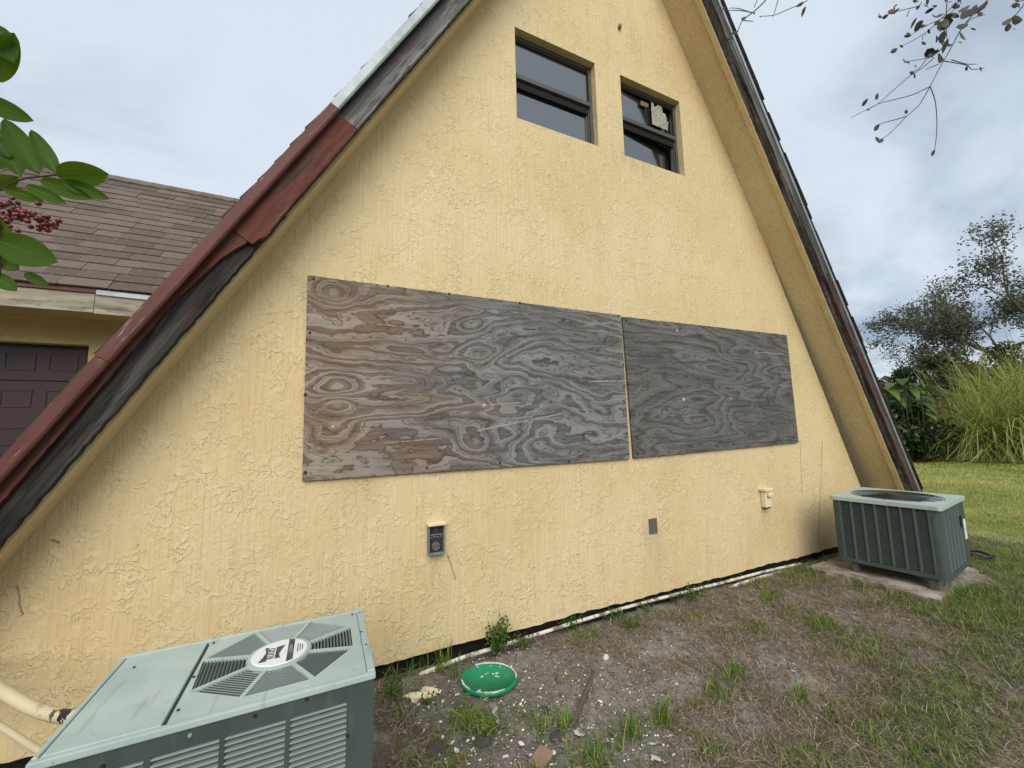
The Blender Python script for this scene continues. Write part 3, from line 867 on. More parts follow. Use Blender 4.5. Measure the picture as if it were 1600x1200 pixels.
    for (p, q) in oc:
        dx, dy = p-cx, q-cy; L = math.hypot(dx, dy); an = math.atan2(dy, dx)
        r_ = bmesh.ops.create_cube(bm, size=1)
        for vv in r_['verts']:
            lx = R0*.96+(vv.co.x+.5)*(L+.003-R0*.96); ly = vv.co.y*.0125; lz = zt-.004+vv.co.z*.009
            vv.co = Vector((cx+lx*math.cos(an)-ly*math.sin(an), cy+lx*math.sin(an)+ly*math.cos(an), lz+.0012))
    from_bm('spoke_ring', bm, m_lid, o)
    bm = bmesh.new(); bmesh.ops.create_cone(bm, cap_ends=True, segments=48, radius1=R0+.006, radius2=R0+.003, depth=.010); bmesh.ops.translate(bm, verts=bm.verts, vec=(cx, cy, zt-.001)); from_bm('hub_plate', bm, m_lid, o)
    # slats between the spokes, parallel to each outer edge
    for i in range(8):
        P, Q = Vector(oc[i]), Vector(oc[(i+1) % 8]); Cc = Vector((cx, cy)); mid = (P+Q)/2; n_ = Vector((Q-P)).normalized(); nn = Vector((-n_.y, n_.x))
        if nn.dot(mid-Cc) < 0: nn = -nn
        H = (mid-Cc).dot(nn); k = 13; zw = .0095
        r0 = .088
        for j in range(k):
            hh = H-(j+.6)*(H-r0*.99)/k; s = hh/H
            A = Cc+(P-Cc)*s; B = Cc+(Q-Cc)*s; u = (B-A).normalized(); A = A+u*.006; B = B-u*.006
            if (B-A).length < .012: continue
            wv = .0030; t_ = nn*wv
            v = []
            for E_ in (A, B):
                v += [(E_.x+t_.x, E_.y+t_.y, zt-.0015), (E_.x+t_.x*.55, E_.y+t_.y*.55, zt-.0005), (E_.x-t_.x*1.0, E_.y-t_.y*1.0, zt-.0105), (E_.x-t_.x*.55, E_.y-t_.y*.55, zt-.0115)]
            f = [(0, 1, 5, 4), (1, 2, 6, 5), (2, 3, 7, 6), (3, 0, 4, 7), (0, 3, 2, 1), (4, 5, 6, 7)]
            obj('louvre', v, f, m_slat, fan)
    box('fan_well', (rx0+.005, ry0+.005, zt-.11), (rx1-.005, ry1-.005, zt-.10), m_black, o)
    # badge
    g = empty('badge'); g.parent = o; g.location = (cx, cy, zt+.0045)
    bm = bmesh.new(); bmesh.ops.create_cone(bm, cap_ends=True, segments=48, radius1=.082, radius2=.079, depth=.004); from_bm('disc', bm, m_badge, g)
    def ring_poly(name, pts, mat, z=.0024, th=.0006): return prism(name, pts, z, z+th, mat, g)
    # dark band across, bow-tie shape with the maker's word between
    y_ = lambda x: math.sqrt(max(.078**2-x*x, 0))
    ring_poly('band', [(.022, -y_(.022)), (.040, -y_(.040)), (.040, y_(.040)), (.022, y_(.022))], m_ink)
    ring_poly('band_mark', [(.026, -.020), (.036, -.022), (.036, .030), (.026, .028)], material('band_grey', (.20, .20, .20), rough=.5), .0031)
    ring_poly('emblem', [(-.056, -.046), (-.034, -.046), (-.034, .040), (-.046, .044), (-.040, .012), (-.046, -.018)], m_ink)
    ring_poly('emblem', [(-.012, -.038), (.003, -.040), (-.002, -.012), (.012, .040), (-.012, .034)], m_ink)
    cu = bpy.data.curves.new('word', 'FONT'); cu.body = 'RUUD'; cu.size = .026; cu.extrude = .0004; cu.align_x = 'CENTER'; cu.align_y = 'CENTER'
    w = bpy.data.objects.new('lettering', cu); COL.objects.link(w); w.parent = g; w.location = (-.023, -.002, .0029); w.rotation_euler = (0, 0, math.pi/2)
    lm = bpy.data.meshes.new_from_object(w); bpy.data.objects.remove(w); lm.materials.clear(); lm.materials.append(m_ink)
    link('lettering', lm, g, Matrix.Translation((-.023, -.002, .0029)) @ Matrix.Rotation(math.pi/2, 4, 'Z'))
    for k in range(3):
        ring_poly('print_line', [(.050+k*.007, -.028+k*.006), (.0525+k*.007, -.028+k*.006), (.0525+k*.007, .030-k*.006), (.050+k*.007, .030-k*.006)], m_ink)
    for q in ((.262, -.83), (.235, -.835), (.255, -1.0), (.262, -1.1), (-.21, -1.21), (-.21, -.84), (-.215, -1.05), (-.40, -.90)):
        bm = bmesh.new(); bmesh.ops.create_cone(bm, cap_ends=True, segments=8, radius1=.0038, radius2=.003, depth=.003); from_bm('lid_screw', bm, m_screw, o, Matrix.Translation((q[0]-CX, q[1]-CY, zt+.0035)))
    return o


unit_one()


def f_conc(h):
    p = h.coord(); n = h.noise(p, 7, 5, .65); n2 = h.noise(p, 60, 3, .6)
    c = h.mix(n.step(.35, .6), (.40, .375, .33), (.20, .16, .12)); c = h.mix(n2.step(.5, .7)*.5, c, (.11, .09, .065))
    return dict(color=c, rough=.9, spec=.15, normal=h.bump(n*.6+n2*.4, .006))


def f_conc2(h):
    p = h.coord(); n = h.noise(p, 9, 5, .65); n2 = h.noise(p, 60, 3, .6)
    c = h.mix(n.step(.35, .6), (.20, .145, .075), (.085, .062, .04)); c = h.mix(n2.step(.5, .7)*.5, c, (.05, .038, .025))
    return dict(color=c, rough=.9, spec=.15, normal=h.bump(n*.6+n2*.4, .006))


m_conc = material('stained_concrete', f_conc); m_conc2 = material('mossy_brown_concrete', f_conc2)


def rough_slab(name, corners, z0, z1, mat, label, cat, seed, group=None, n=14, amp=.012):
    """slab with uneven top and chipped edges from four corners"""
    r = random.Random(seed); cx = sum(c[0] for c in corners)/4; cy = sum(c[1] for c in corners)/4
    C4 = [(c[0]-cx, c[1]-cy) for c in corners]; v = []; f = []
    for i in range(n+1):
        for j in range(n+1):
            a, b = i/n, j/n
            x = (C4[0][0]*(1-a)+C4[1][0]*a)*(1-b)+(C4[3][0]*(1-a)+C4[2][0]*a)*b; y = (C4[0][1]*(1-a)+C4[1][1]*a)*(1-b)+(C4[3][1]*(1-a)+C4[2][1]*a)*b
            e = i in (0, n) or j in (0, n)
            v.append((x+(r.uniform(-amp, amp) if e else 0), y+(r.uniform(-amp, amp) if e else 0), z1+r.uniform(-.002, .002)-(r.uniform(0, amp*.7) if e else 0)))
    for i in range(n):
        for j in range(n): b = i*(n+1)+j; f.append((b, b+n+1, b+n+2, b+1))
    rim = [i*(n+1) for i in range(n+1)]+[n*(n+1)+j for j in range(1, n+1)]+[i*(n+1)+n for i in range(n-1, -1, -1)]+[j for j in range(n-1, 0, -1)]
    b0 = len(v); v += [(v[q][0], v[q][1], z0) for q in rim]; m = len(rim)
    f += [(rim[k], b0+k, b0+(k+1) % m, rim[(k+1) % m]) for k in range(m)]
    o = obj(name, v, f, mat); bm = bmesh.new(); bm.from_mesh(o.data); bmesh.ops.recalc_face_normals(bm, faces=bm.faces); bm.to_mesh(o.data); bm.free()
    o.location = (cx, cy, 0); tag(o, label, cat, group); return o


rough_slab('concrete_pad', [(-.60, -1.42), (.385, -1.50), (.345, -.70), (-.58, -.68)], -.05, .07, m_conc2, 'mossy brown concrete pad under the near air conditioner', 'concrete pad', 4)


def unit_two():
    P = Vector((4.484, -.385, 0)); th = .134; Wd, Ln = .718, .839; zt = -.427+Z0; zb = -1.0+Z0
    # local x runs along the long side (away), local y across (0 .. -Wd)
    o = empty('air_conditioner', (P.x, P.y, .07), th); tag(o, 'far air conditioner on short legs with a round fan guard on top', 'air conditioner', 'air conditioners standing beside the house')
    z0, z1 = zb-.07, zt-.07; rc = .045
    def rr(x0, x1, y0, y1, r, n=5):
        pts = []
        for cx, cy, a0 in ((x1-r, y1-r, 0), (x0+r, y1-r, 90), (x0+r, y0+r, 180), (x1-r, y0+r, 270)):
            for k in range(n+1): a = math.radians(a0+90*k/n); pts.append((cx+r*math.cos(a), cy+r*math.sin(a)))
        return pts
    box('inner_coil', (.03, -Wd+.03, z0+.02), (Ln-.03, -.03, z1-.03), m_coil, o, bevel=.02)
    prism('base_pan', rr(-.004, Ln+.004, -Wd-.004, .004, rc), z0, z0+.035, m_body, o)
    # corner posts
    for cx, cy in ((0, 0), (0, -Wd), (Ln, 0), (Ln, -Wd)):
        sx = 1 if cx == 0 else -1; sy = -1 if cy == 0 else 1
        pts = []
        for k in range(7): a = math.pi/2*k/6; pts.append((cx+sx*(rc-rc*math.cos(a)), cy+sy*(rc-rc*math.sin(a))))
        out = [(cx+sx*.0, cy+sy*.075)]+pts+[(cx+sx*.075, cy)]
        inn = [(cx+sx*.075, cy+sy*.012), (cx+sx*.05, cy+sy*.02), (cx+sx*.02, cy+sy*.05), (cx+sx*.012, cy+sy*.075)]
        prism('corner_post', out+inn, z0+.035, z1-.03, m_body, o)
    # ribs and the fine louvre wires of the two visible sides, and the hidden ones
    def side(A, B, nrm, nribs):
        A, B, nrm = Vector(A), Vector(B), Vector(nrm); d = (B-A); L = d.length; u = d/L
        for k in range(nribs+1):
            c = A+u*(L*k/nribs); hw = .012
            q = [c-u*hw-nrm*.004, c+u*hw-nrm*.004, c+u*hw*.5+nrm*.006, c-u*hw*.5+nrm*.006]
            prism('rib', [(p.x, p.y) for p in q], z0+.036, z1-.031, m_rib, o)
        v, f = [], []; n = 44
        for i in range(n):
            z = z0+.045+(z1-.035-z0-.05)*i/(n-1)
            for q in range(nribs):
                a = A+u*(L*q/nribs+.012); b = A+u*(L*(q+1)/nribs-.012); bb = len(v)
                for e in (a, b):
                    v += [(e.x+nrm.x*.002, e.y+nrm.y*.002, z-.0022), (e.x-nrm.x*.006, e.y-nrm.y*.006, z+.0030), (e.x-nrm.x*.008, e.y-nrm.y*.008, z+.0010)]
                f += [(bb, bb+1, bb+4, bb+3), (bb+1, bb+2, bb+5, bb+4), (bb+2, bb, bb+3, bb+5)]
        g = obj('grille', v, f, m_rib, o); g['kind'] = 'stuff'
    side((.003, -.06, 0), (.003, -Wd+.07, 0), (-1, 0, 0), 7)
    side((.07, -Wd+.003, 0), (Ln-.20, -Wd+.003, 0), (0, -1, 0), 5)
    side((.07, -.003, 0), (Ln-.07, -.003, 0), (0, 1, 0), 6); side((Ln-.003, -.06, 0), (Ln-.003, -Wd+.07, 0), (1, 0, 0), 6)
    box('service_panel', (Ln-.185, -Wd-.004, z0+.036), (Ln-.076, -Wd+.02, z1-.031), m_body, o)
    for a, b in ((.30, .385), (.215, .295)): box('sticker', (Ln-.165, -Wd-.0055, z0+a), (Ln-.085, -Wd-.0045, z0+b), m_badge, o)
    box('badge', (Ln-.23, -Wd-.008, z0+.33), (Ln-.205, -Wd-.001, z0+.43), m_fixdark, o)
    # lid with a round opening
    N = 48; R = .318; cx, cy = Ln/2, -Wd/2; out = rr(-.012, Ln+.012, -Wd-.012, .012, .03, 11); n = len(out); assert n == 48
    out.sort(key=lambda p: math.atan2(p[1]-cy, p[0]-cx)); v, f = [], []
    inn = []
    for p in out:
        a = math.atan2(p[1]-cy, p[0]-cx); inn.append((cx+R*math.cos(a), cy+R*math.sin(a)))
    mid = out; v = [(p[0], p[1], z1) for p in out]+[(p[0], p[1], z1) for p in inn]+[(p[0], p[1], z1-.032) for p in out]+[(p[0], p[1], z1-.06) for p in inn]
    for k in range(n):
        k2 = (k+1) % n; f += [(k, k2, n+k2, n+k), (k2, k, 2*n+k, 2*n+k2), (n+k, n+k2, 3*n+k2, 3*n+k)]
    l = obj('lid', v, f, m_lid, o); bm = bmesh.new(); bm.from_mesh(l.data); bmesh.ops.recalc_face_normals(bm, faces=bm.faces); bm.to_mesh(l.data); bm.free()
    # fan guard rings and fan
    v, f = [], []
    for j in range(17):
        r = R-.004-j*.0165; pts = [(cx+r*math.cos(a*math.pi/18), cy+r*math.sin(a*math.pi/18), z1+.004+.012*(1-(r/R)**2)) for a in range(37)]
        a_, b_ = tube_geo(pts, .0015, 4, False, len(v)); v += a_; f += b_
    for k in range(12):
        a = k*math.pi/6; a_, b_ = tube_geo([(cx+r*math.cos(a), cy+r*math.sin(a), z1+.001+.012*(1-(r/R)**2)) for r in (.05, .18, R+.006)], .0026, 4, True, len(v)); v += a_; f += b_
    obj('fan_guard', v, f, m_fixdark, o)
    m_rust = material('rusty_fan_hub', lambda h: dict(color=h.mix(h.noise(h.coord(), 30, 3).step(.4, .6), (.36, .09, .045), (.18, .05, .03)), rough=.7))
    fan = empty('fan'); fan.parent = o; fan.location = (cx, cy, z1-.014)
    bm = bmesh.new(); bmesh.ops.create_cone(bm, cap_ends=True, segments=20, radius1=.085, radius2=.07, depth=.03); from_bm('hub', bm, m_rust, fan)
    for k in range(3):
        v = []; 
        for i in range(6):
            r = .06+.22*i/5; aw = .55-.05*i
            for s_ in (-1, 0, 1): a = 2*math.pi*k/3+s_*aw*.5+.08*i; v.append((r*math.cos(a), r*math.sin(a), -.012*s_))
        f = [(3*i+j, 3*i+3+j, 3*i+4+j, 3*i+1+j) for i in range(5) for j in range(2)]
        obj('blade', v, f, m_rust if k == 0 else m_fixdark, fan, smooth=True)
    box('fan_well', (.06, -Wd+.06, z1-.14), (Ln-.06, -.06, z1-.13), m_black, o)
    for x, y in ((.02, -.12), (.02, -Wd+.10), (Ln-.10, -.12), (Ln-.10, -Wd+.10)):
        bm = bmesh.new(); add_box(bm, (x, y-.024, 0), (x+.05, y-.019, z0)); add_box(bm, (x, y+.019, 0), (x+.05, y+.024, z0)); add_box(bm, (x-.004, y-.0189, 0), (x+.001, y+.0189, z0))
        from_bm('leg', bm, m_rib, o)


unit_two()
rough_slab('concrete_pad', [(4.34, -.22), (4.385, -1.10), (5.56, -.97), (5.50, -.10)], -.05, .07, m_conc, 'pale chipped concrete pad under the far air conditioner', 'concrete pad', 9, amp=.025)

# ------------------------------------------------------------------ PIPES
def f_pipe(h):
    p = h.coord(); n = h.noise(p, 14, 4, .6)
    x, y, z = h.xyz(p)
    c = h.mix((x+n*.05).step(-.60, -.46), (.62, .52, .32), (.76, .73, .66))
    e = h.noise(p, 22, 3, .5).step(.53, .545)*(x+n*.1).step(-.72, -.58)
    c = h.mix(e, c, (.022, .018, .016)); return dict(color=c, rough=.55, normal=h.bump(n, .003))


m_pipe = material('flaking_pipe_paint', f_pipe)
def pz(px, py, Y): p = at_y(px, py, Y); return tuple(float(q) for q in p)
a = [pz(-80, 1040, -.05), pz(-20, 1066, -.30), pz(12, 1085, -.45), pz(50, 1106, -.56), pz(90, 1118, -.68), pz(125, 1120, -.80), pz(165, 1118, -.85)]
def smoothp(P, n=5):
    P = [Vector(p) for p in P]; out = []
    for i in range(len(P)-1):
        p0 = P[max(i-1, 0)]; p1 = P[i]; p2 = P[i+1]; p3 = P[min(i+2, len(P)-1)]
        for k in range(n):
            t = k/n; out.append(.5*((2*p1)+(-p0+p2)*t+(2*p0-5*p1+4*p2-p3)*t*t+(-p0+3*p1-3*p2+p3)*t**3))
    return out+[P[-1]]
tag(tube('refrigerant_pipe', smoothp(a), .0195, m_pipe, n=14), 'thick cream insulated pipe with paint flaking to black', 'pipe')
a = [pz(-80, 1085, -.10), pz(-10, 1128, -.34), pz(30, 1153, -.45), pz(60, 1172, -.55), pz(110, 1200, -.7), pz(150, 1215, -.78)]
tag(tube('refrigerant_pipe', smoothp(a), .0105, material('cream_pipe', lambda h: dict(color=h.mix(h.noise(h.coord(), 20, 3), (.50, .42, .26), (.60, .53, .36)), rough=.6)), n=12), 'thinner cream pipe running below the flaking one', 'pipe')
m_pvc = material('white_pvc', lambda h: dict(color=h.mix((h.noise(h.coord(), 11, 4, .7)).step(.44, .60), (.70, .66, .57), (.20, .15, .10)), rough=.6))
def gz(px, py, z=.012): p = at_z(px, py, z); return tuple(float(q) for q in p)
pp = [gz(655, 1055, .014), gz(722, 1028, .016), gz(800, 1004, .012), gz(900, 972, .017), gz(1000, 943, .012), gz(1110, 915, .018), gz(1200, 892, .018), gz(1250, 881, .014)]
tag(tube('drain_pipe', smoothp(pp, 4), .0125, m_pvc, n=10), 'long thin white plastic pipe along the foot of the wall', 'pipe')
tag(tube('drain_pipe', [gz(1140, 918, .020), gz(1185, 903, .022), gz(1225, 893, .020)], .014, m_pvc, n=10), 'short white pipe offcut lying against the long one', 'pipe')
m_cable = material('black_rubber', (.01, .01, .011), rough=.5)
c5 = gz(1528, 868, .06)
tag(tube('cable_coil', smoothp([(c5[0]+.10*math.cos(t)*(1+.1*math.sin(3*t)), c5[1]+.10*math.sin(t), .03+.05*abs(math.sin(t*.7))) for t in [i*.7 for i in range(17)]], 3), .014, m_cable, n=6), 'black cable loops behind the far air conditioner', 'cable')

# ------------------------------------------------------------------ WING WITH BROWN SHINGLE ROOF
WY, EY = 2.2, 1.7; PITCH_W = math.radians(47)
ez = 1.500+Z0; eL, eR = -4.6, -1.29
wing = empty('garage_wing', (-2.6, WY, 0)); tag(wing, 'low wing at the left with brown shingle roof, stained eave board and dark red door', 'building')
WM_ = Matrix.Translation((2.6, -WY, 0))
XE = lambda z: xL(z)-.20
dz = 1.105+Z0; dx0, dx1 = -4.25, -1.835
def wbox(n, lo, hi, m, parent=wing, **k): return box(n, lo, hi, m, parent, WM_ if parent is wing else None, **k)
def f_wing(h):
    p = h.coord(); n = h.noise(p, 4, 4, .6); f = h.noise(p, 40, 4, .6)
    return dict(color=h.mix(n.step(.35, .7), (.60, .46, .19), (.66, .53, .26)), rough=.7, normal=h.bump(f, .004))
m_wing = material('wing_stucco', f_wing)
wbox('wall', (dx1, WY, 0), (-.30, WY+.2, ez+.2), m_wing); wbox('wall', (-5.6, WY, 0), (dx0, WY+.2, ez+.2), m_wing)
wbox('lintel', (dx0, WY, dz), (dx1, WY+.2, ez+.2), m_wing)
wbox('soffit', (-5.6, EY+.03, ez-.165), (-.5, WY+.0-.001, ez-.150), m_wing)
# sectional door: 4 rows x 5 recessed panels
m_door = material('maroon_door_paint', lambda h: dict(color=h.mix(h.noise(h.coord(), 6, 3), (.032, .012, .013), (.045, .017, .018)), rough=.5))
door = empty('door'); door.parent = wing
door.matrix_basis = WM_
wbox('leaf', (dx0, WY+.10, 0), (dx1, WY+.13, dz), m_door, door)
rows = 7; rh = dz/rows; cw = .275
for r in range(rows):
    x = dx1-.05
    while x-cw > dx0:
        bm = bmesh.new(); zb_, zt_ = r*rh+.09, (r+1)*rh-.08; a0, a1 = x-cw+.03, x-.05
        for lo, hi in (((a0, zb_), (a1, zb_+.012)), ((a0, zt_-.012), (a1, zt_)), ((a0, zb_+.012), (a0+.012, zt_-.012)), ((a1-.012, zb_+.012), (a1, zt_-.012))):
            add_box(bm, (lo[0], WY+.094, lo[1]), (hi[0], WY+.0995, hi[1]))
        from_bm('panel_moulding', bm, m_door, door); x -= cw
    if r % 2 == 0 and r: box('section_joint', (dx0, WY+.097, r*rh-.004), (dx1, WY+.0995, r*rh+.004), m_black, door)
# eave boards and drip metal
fz0, fz1 = 1.290+Z0, 1.455+Z0
def eboard(x0, x1, mat, name, lab, za0, za1, drop=0):
    v = [(x0, EY, za0), (x1, EY, za0-drop), (x1, EY, za1-drop), (x0, EY, za1), (x0, EY+.03, za0), (x1, EY+.03, za0-drop), (x1, EY+.03, za1-drop), (x0, EY+.03, za1)]
    o = obj(name, v, [(0, 1, 2, 3), (5, 4, 7, 6), (4, 0, 3, 7), (1, 5, 6, 2), (3, 2, 6, 7), (4, 5, 1, 0)], mat, wing, WM_); 
    if lab: o['label'] = lab
eboard(-5.6, -1.630, m_wood_tan, 'eave_board', 'smoke-stained cream eave board', fz0, fz1)
eboard(-1.626, -.2, m_wood_tan, 'eave_board', 'short blotchy eave board next to the A-frame', fz0-.006, fz1-.012, .03)
def emetal(x0, x1, mat, za0, drop=0):
    prof = [(EY-.004, 0), (EY-.014, .006), (EY-.014, .045), (EY+.16, .20), (EY+.16, .19), (EY-.003, .04)]
    v = [(x0, a, za0+b) for a, b in prof]+[(x1, a, za0+b-drop) for a, b in prof]; k = len(prof)
    obj('drip_edge', v, [(i, (i+1) % k, k+(i+1) % k, k+i) for i in range(k)]+[tuple(range(k))[::-1], tuple(range(k, 2*k))], mat, wing, WM_)
emetal(-5.6, -1.62, m_red_metal, fz1-.008); emetal(-1.618, -.2, m_galv, fz1-.02, .03)
# roof deck and shingles
RL = 2.62; co, si = math.cos(PITCH_W), math.sin(PITCH_W)
v = [(-5.7, EY, ez-.02), (1.0, EY, ez-.02), (1.9, EY+RL*co, ez-.02+RL*si), (-5.7, EY+RL*co, ez-.02+RL*si), (-5.7, EY+RL*co*2, ez-.02), (1.0, EY+RL*co*2, ez-.02)]
obj('roof_deck', v, [(0, 1, 2, 3), (3, 2, 5, 4), (0, 3, 4)], m_shingle_dark, wing, WM_)
me_t = {}
rw = random.Random(21); nc = 19; ex = RL/nc
frame = WM_ @ Matrix.Translation((0, EY, ez)) @ Matrix.Rotation(PITCH_W, 4, 'X')
def shingle_mesh(w, key):
    th = .011; Ls = ex*1.25; v = [(0, 0, 0), (w, 0, 0), (w, Ls, 0), (0, Ls, 0), (0, 0, th), (w, 0, th), (w, Ls, .001), (0, Ls, .001)]
    return mesh('shingle', v, [(4, 5, 6, 7), (0, 1, 5, 4), (1, 2, 6, 5), (3, 0, 4, 7)], m_shingle)
sm = [shingle_mesh(w, i) for i, w in enumerate((.14, .19, .235, .275, .30))]; sw = (.14, .19, .235, .275, .30); tot = 0
for c in range(nc):
    yy = c*ex-.03; zc = ez+yy*si; x = min(XE(zc)+.30, .8)
    lim = -2.75-.012*c*3
    while x > lim-.35 and tot < 296:
        k = rw.randrange(1, 5); w = sw[k]; x -= w+.003
        link('shingle', sm[k], wing, frame @ Matrix.Translation((x, yy+rw.uniform(-.003, .003), .012+rw.uniform(-.001, .004))) @ Matrix.Rotation(.01*rw.uniform(-1, 1), 4, 'Z')); tot += 1
    # the rest of the course beyond the picture edge, joined
    vv, ff = [], []
    while x > -5.6:
        k = rw.randrange(1, 5); w = sw[k]; x -= w+.003; b = len(vv); th = .011
        for q in ((0, 0, 0), (w, 0, 0), (w, ex*1.25, 0), (0, ex*1.25, 0), (0, 0, th), (w, 0, th), (w, ex*1.25, .001), (0, ex*1.25, .001)): vv.append((x+q[0], yy+q[1], .012+q[2]))
        ff += [(b+4, b+5, b+6, b+7), (b, b+1, b+5, b+4), (b+1, b+2, b+6, b+5), (b+3, b, b+4, b+7)]
    if vv:
        s_ = obj('shingle_course', vv, ff, m_shingle, wing, frame); s_['kind'] = 'stuff'
cap = mesh('ridge_shingle', [(0, -.13, -.10), (.26, -.13, -.10), (.26, 0, .012), (0, 0, .012), (0, .13, -.10), (.26, .13, -.10), (0, -.13, -.112), (.26, -.13, -.112)],
           [(0, 1, 2, 3), (3, 2, 5, 4), (6, 7, 1, 0)], m_shingle)
x = 1.3
while x > -5.6:
    link('ridge_shingle', cap, wing, WM_ @ Matrix.Translation((x, EY+RL*co, ez+RL*si+.012)) @ Matrix.Rotation(.02, 4, 'Y')); x -= .17

# ------------------------------------------------------------------ LOOSE THINGS ON THE GROUND
m_lidg = material('green_plastic', lambda h: dict(color=h.mix(h.noise(h.coord(), 14, 4, .6).step(.60, .72), (.008, .235, .105), (.03, .30, .16)), rough=.38, spec=.5))
m_white = material('white_paint_flake', lambda h: dict(color=h.mix(h.noise(h.coord(), 60, 3).step(.5, .7), (.74, .72, .68), (.52, .49, .44)), rough=.7))
m_cream = material('cream_paint_flake', lambda h: dict(color=h.mix(h.noise(h.coord(), 25, 3).step(.5, .7), (.76, .70, .48), (.66, .58, .36)), rough=.6))


def gp(px, py, dz=0.0):
    p = at_z(px, py, 0.0); return (float(p[0]), float(p[1]), float(ground_h(p[0], p[1]))+dz)


lc = at_z(764, 1058, .03); lw = at_z(808, 1060, .03); lr = float(np.linalg.norm(lw-lc))
lid = empty('bucket_lid', (float(lc[0]), float(lc[1]), .012)); tag(lid, 'round green plastic bucket lid spattered with white paint, lying on the dirt', 'bucket lid')
lid.rotation_euler = (math.radians(-3), math.radians(2), 0)
prof = [(0, .010), (lr-.014, .010), (lr-.011, .019), (lr-.005, .021), (lr, .018), (lr+.001, .002), (lr-.004, .0)]
N = 56; v = [(0, 0, prof[0][1])]; f = []
for k in range(N):
    a = 2*math.pi*k/N
    for r, z in prof[1:]: v.append((r*math.cos(a), r*math.sin(a), z))
m_ = len(prof)-1
for k in range(N):
    k2 = (k+1) % N; f.append((0, 1+k*m_, 1+k2*m_))
    for j in range(m_-1): f.append((1+k*m_+j, 1+k*m_+j+1, 1+k2*m_+j+1, 1+k2*m_+j))
obj('disc', v, f, m_lidg, lid, smooth=True)
rl = random.Random(8)
def blob(name, cx, cy, r, z, mat, parent, n=9, th=.002):
    pts = [(cx+r*rl.uniform(.55, 1.15)*math.cos(2*math.pi*k/n), cy+r*rl.uniform(.4, 1.0)*math.sin(2*math.pi*k/n)) for k in range(n)]
    return prism(name, pts, z, z+th, mat, parent)
for a0, a1, w in ((.3, 1.75, .010), (2.9, 3.6, .006), (3.9, 4.9, .004), (-.5, .25, .005)):
    n = 14; pts = [((lr-.004+rl.uniform(-.4, 1)*w*.5)*math.cos(a0+(a1-a0)*k/n), (lr-.004+rl.uniform(-.4, 1)*w*.5)*math.sin(a0+(a1-a0)*k/n)) for k in range(n+1)]
    pts += [((lr-.004-w*rl.uniform(.6, 1.3))*math.cos(a0+(a1-a0)*k/n), (lr-.004-w*rl.uniform(.6, 1.3))*math.sin(a0+(a1-a0)*k/n)) for k in range(n, -1, -1)]
    prism('paint_smear', pts, .0195, .0225, m_white, lid)
for q in ((-.03, .035, .009), (.045, .005, .008), (.055, -.005, .006), (.04, .035, .007), (.0, .05, .005), (.06, .03, .010), (.015, .055, .004), (-.09, -.085, .009)):
    blob('paint_drop', q[0], q[1], q[2], .0101, m_white, lid)
prism('paint_drop', [(-.045, -lr+.001), (-.012, -lr-.003), (-.014, -lr+.010), (-.04, -lr+.014)], .0195, .0225, m_white, lid)

# cream flake of stucco paint, cupped
pts = [(628, 1092), (640, 1087), (654, 1083), (656, 1079), (663, 1076), (676, 1078), (690, 1080), (688, 1084), (680, 1086), (682, 1090), (672, 1091), (668, 1096), (660, 1094), (653, 1096), (650, 1100), (643, 1100), (641, 1094)]
q = [at_z(a, b, .012) for a, b in pts]; c0 = sum(q)/len(q)
n = len(q); v = [(0, 0, .020)]+[(float(p[0]-c0[0]), float(p[1]-c0[1]), .006+.006*math.sin(i*1.7)) for i, p in enumerate(q)]+[(float(p[0]-c0[0]), float(p[1]-c0[1]), .002+.006*math.sin(i*1.7)) for i, p in enumerate(q)]
f = [(0, 1+i, 1+(i+1) % n) for i in range(n)]+[(1+i, 1+n+i, 1+n+(i+1) % n, 1+(i+1) % n) for i in range(n)]
o = obj('paint_flake', v, f, m_cream); o.location = (float(c0[0]), float(c0[1]), .016); tag(o, 'large ragged cream flake of wall paint between unit and green lid', 'paint flake')
# stick
m_bark = material('grey_bark', lambda h: dict(color=h.mix(h.noise(h.coord(), (30, 30, 30), 4, .6), (.05, .038, .030), (.17, .13, .10)), rough=.9, normal=h.bump(h.noise(h.coord(), 70, 3), .004)))
sp = [gp(927, 1055, .020), gp(922, 1075, .022), gp(913, 1095, .022), gp(905, 1112, .020), gp(898, 1130, .018), gp(890, 1142, .010)]
tag(tube('stick', smoothp(sp, 4), [.008+.005*math.sin(min(i/20, 1)*3.1) for i in range(21)], m_bark, n=8), 'dark broken stick lying on the dirt right of the green lid', 'stick')
tw = [gp(892, 1052, .012), gp(899, 1047, .016), gp(908, 1047, .014), gp(920, 1053, .014)]
tag(tube('twig', smoothp(tw, 3), .0025, m_bark, n=5), 'thin dark curved twig at the upper end of the stick', 'twig')
# wood scraps beside the far unit
m_scrap = material('grey_scrap_wood', wood((.16, .12, .10), (.30, .25, .21), (.07, .05, .04)))
for i, (a, b, lab) in enumerate((((1283, 868), (1312, 861), 'short weathered wood offcut beside the far pad'), ((1286, 860), (1308, 855), 'thin wood offcut nearest the dark wall gap'))):
    A = Vector(gp(*a)); B = Vector(gp(*b)); d = B-A; o = box('wood_offcut', (0, -.03, 0), (d.length, .03, .02), m_scrap, bevel=.002)
    o.location = A+Vector((0, 0, .008+.006*i)); o.rotation_euler = (0, 0, math.atan2(d.y, d.x)); tag(o, lab, 'wood scrap')
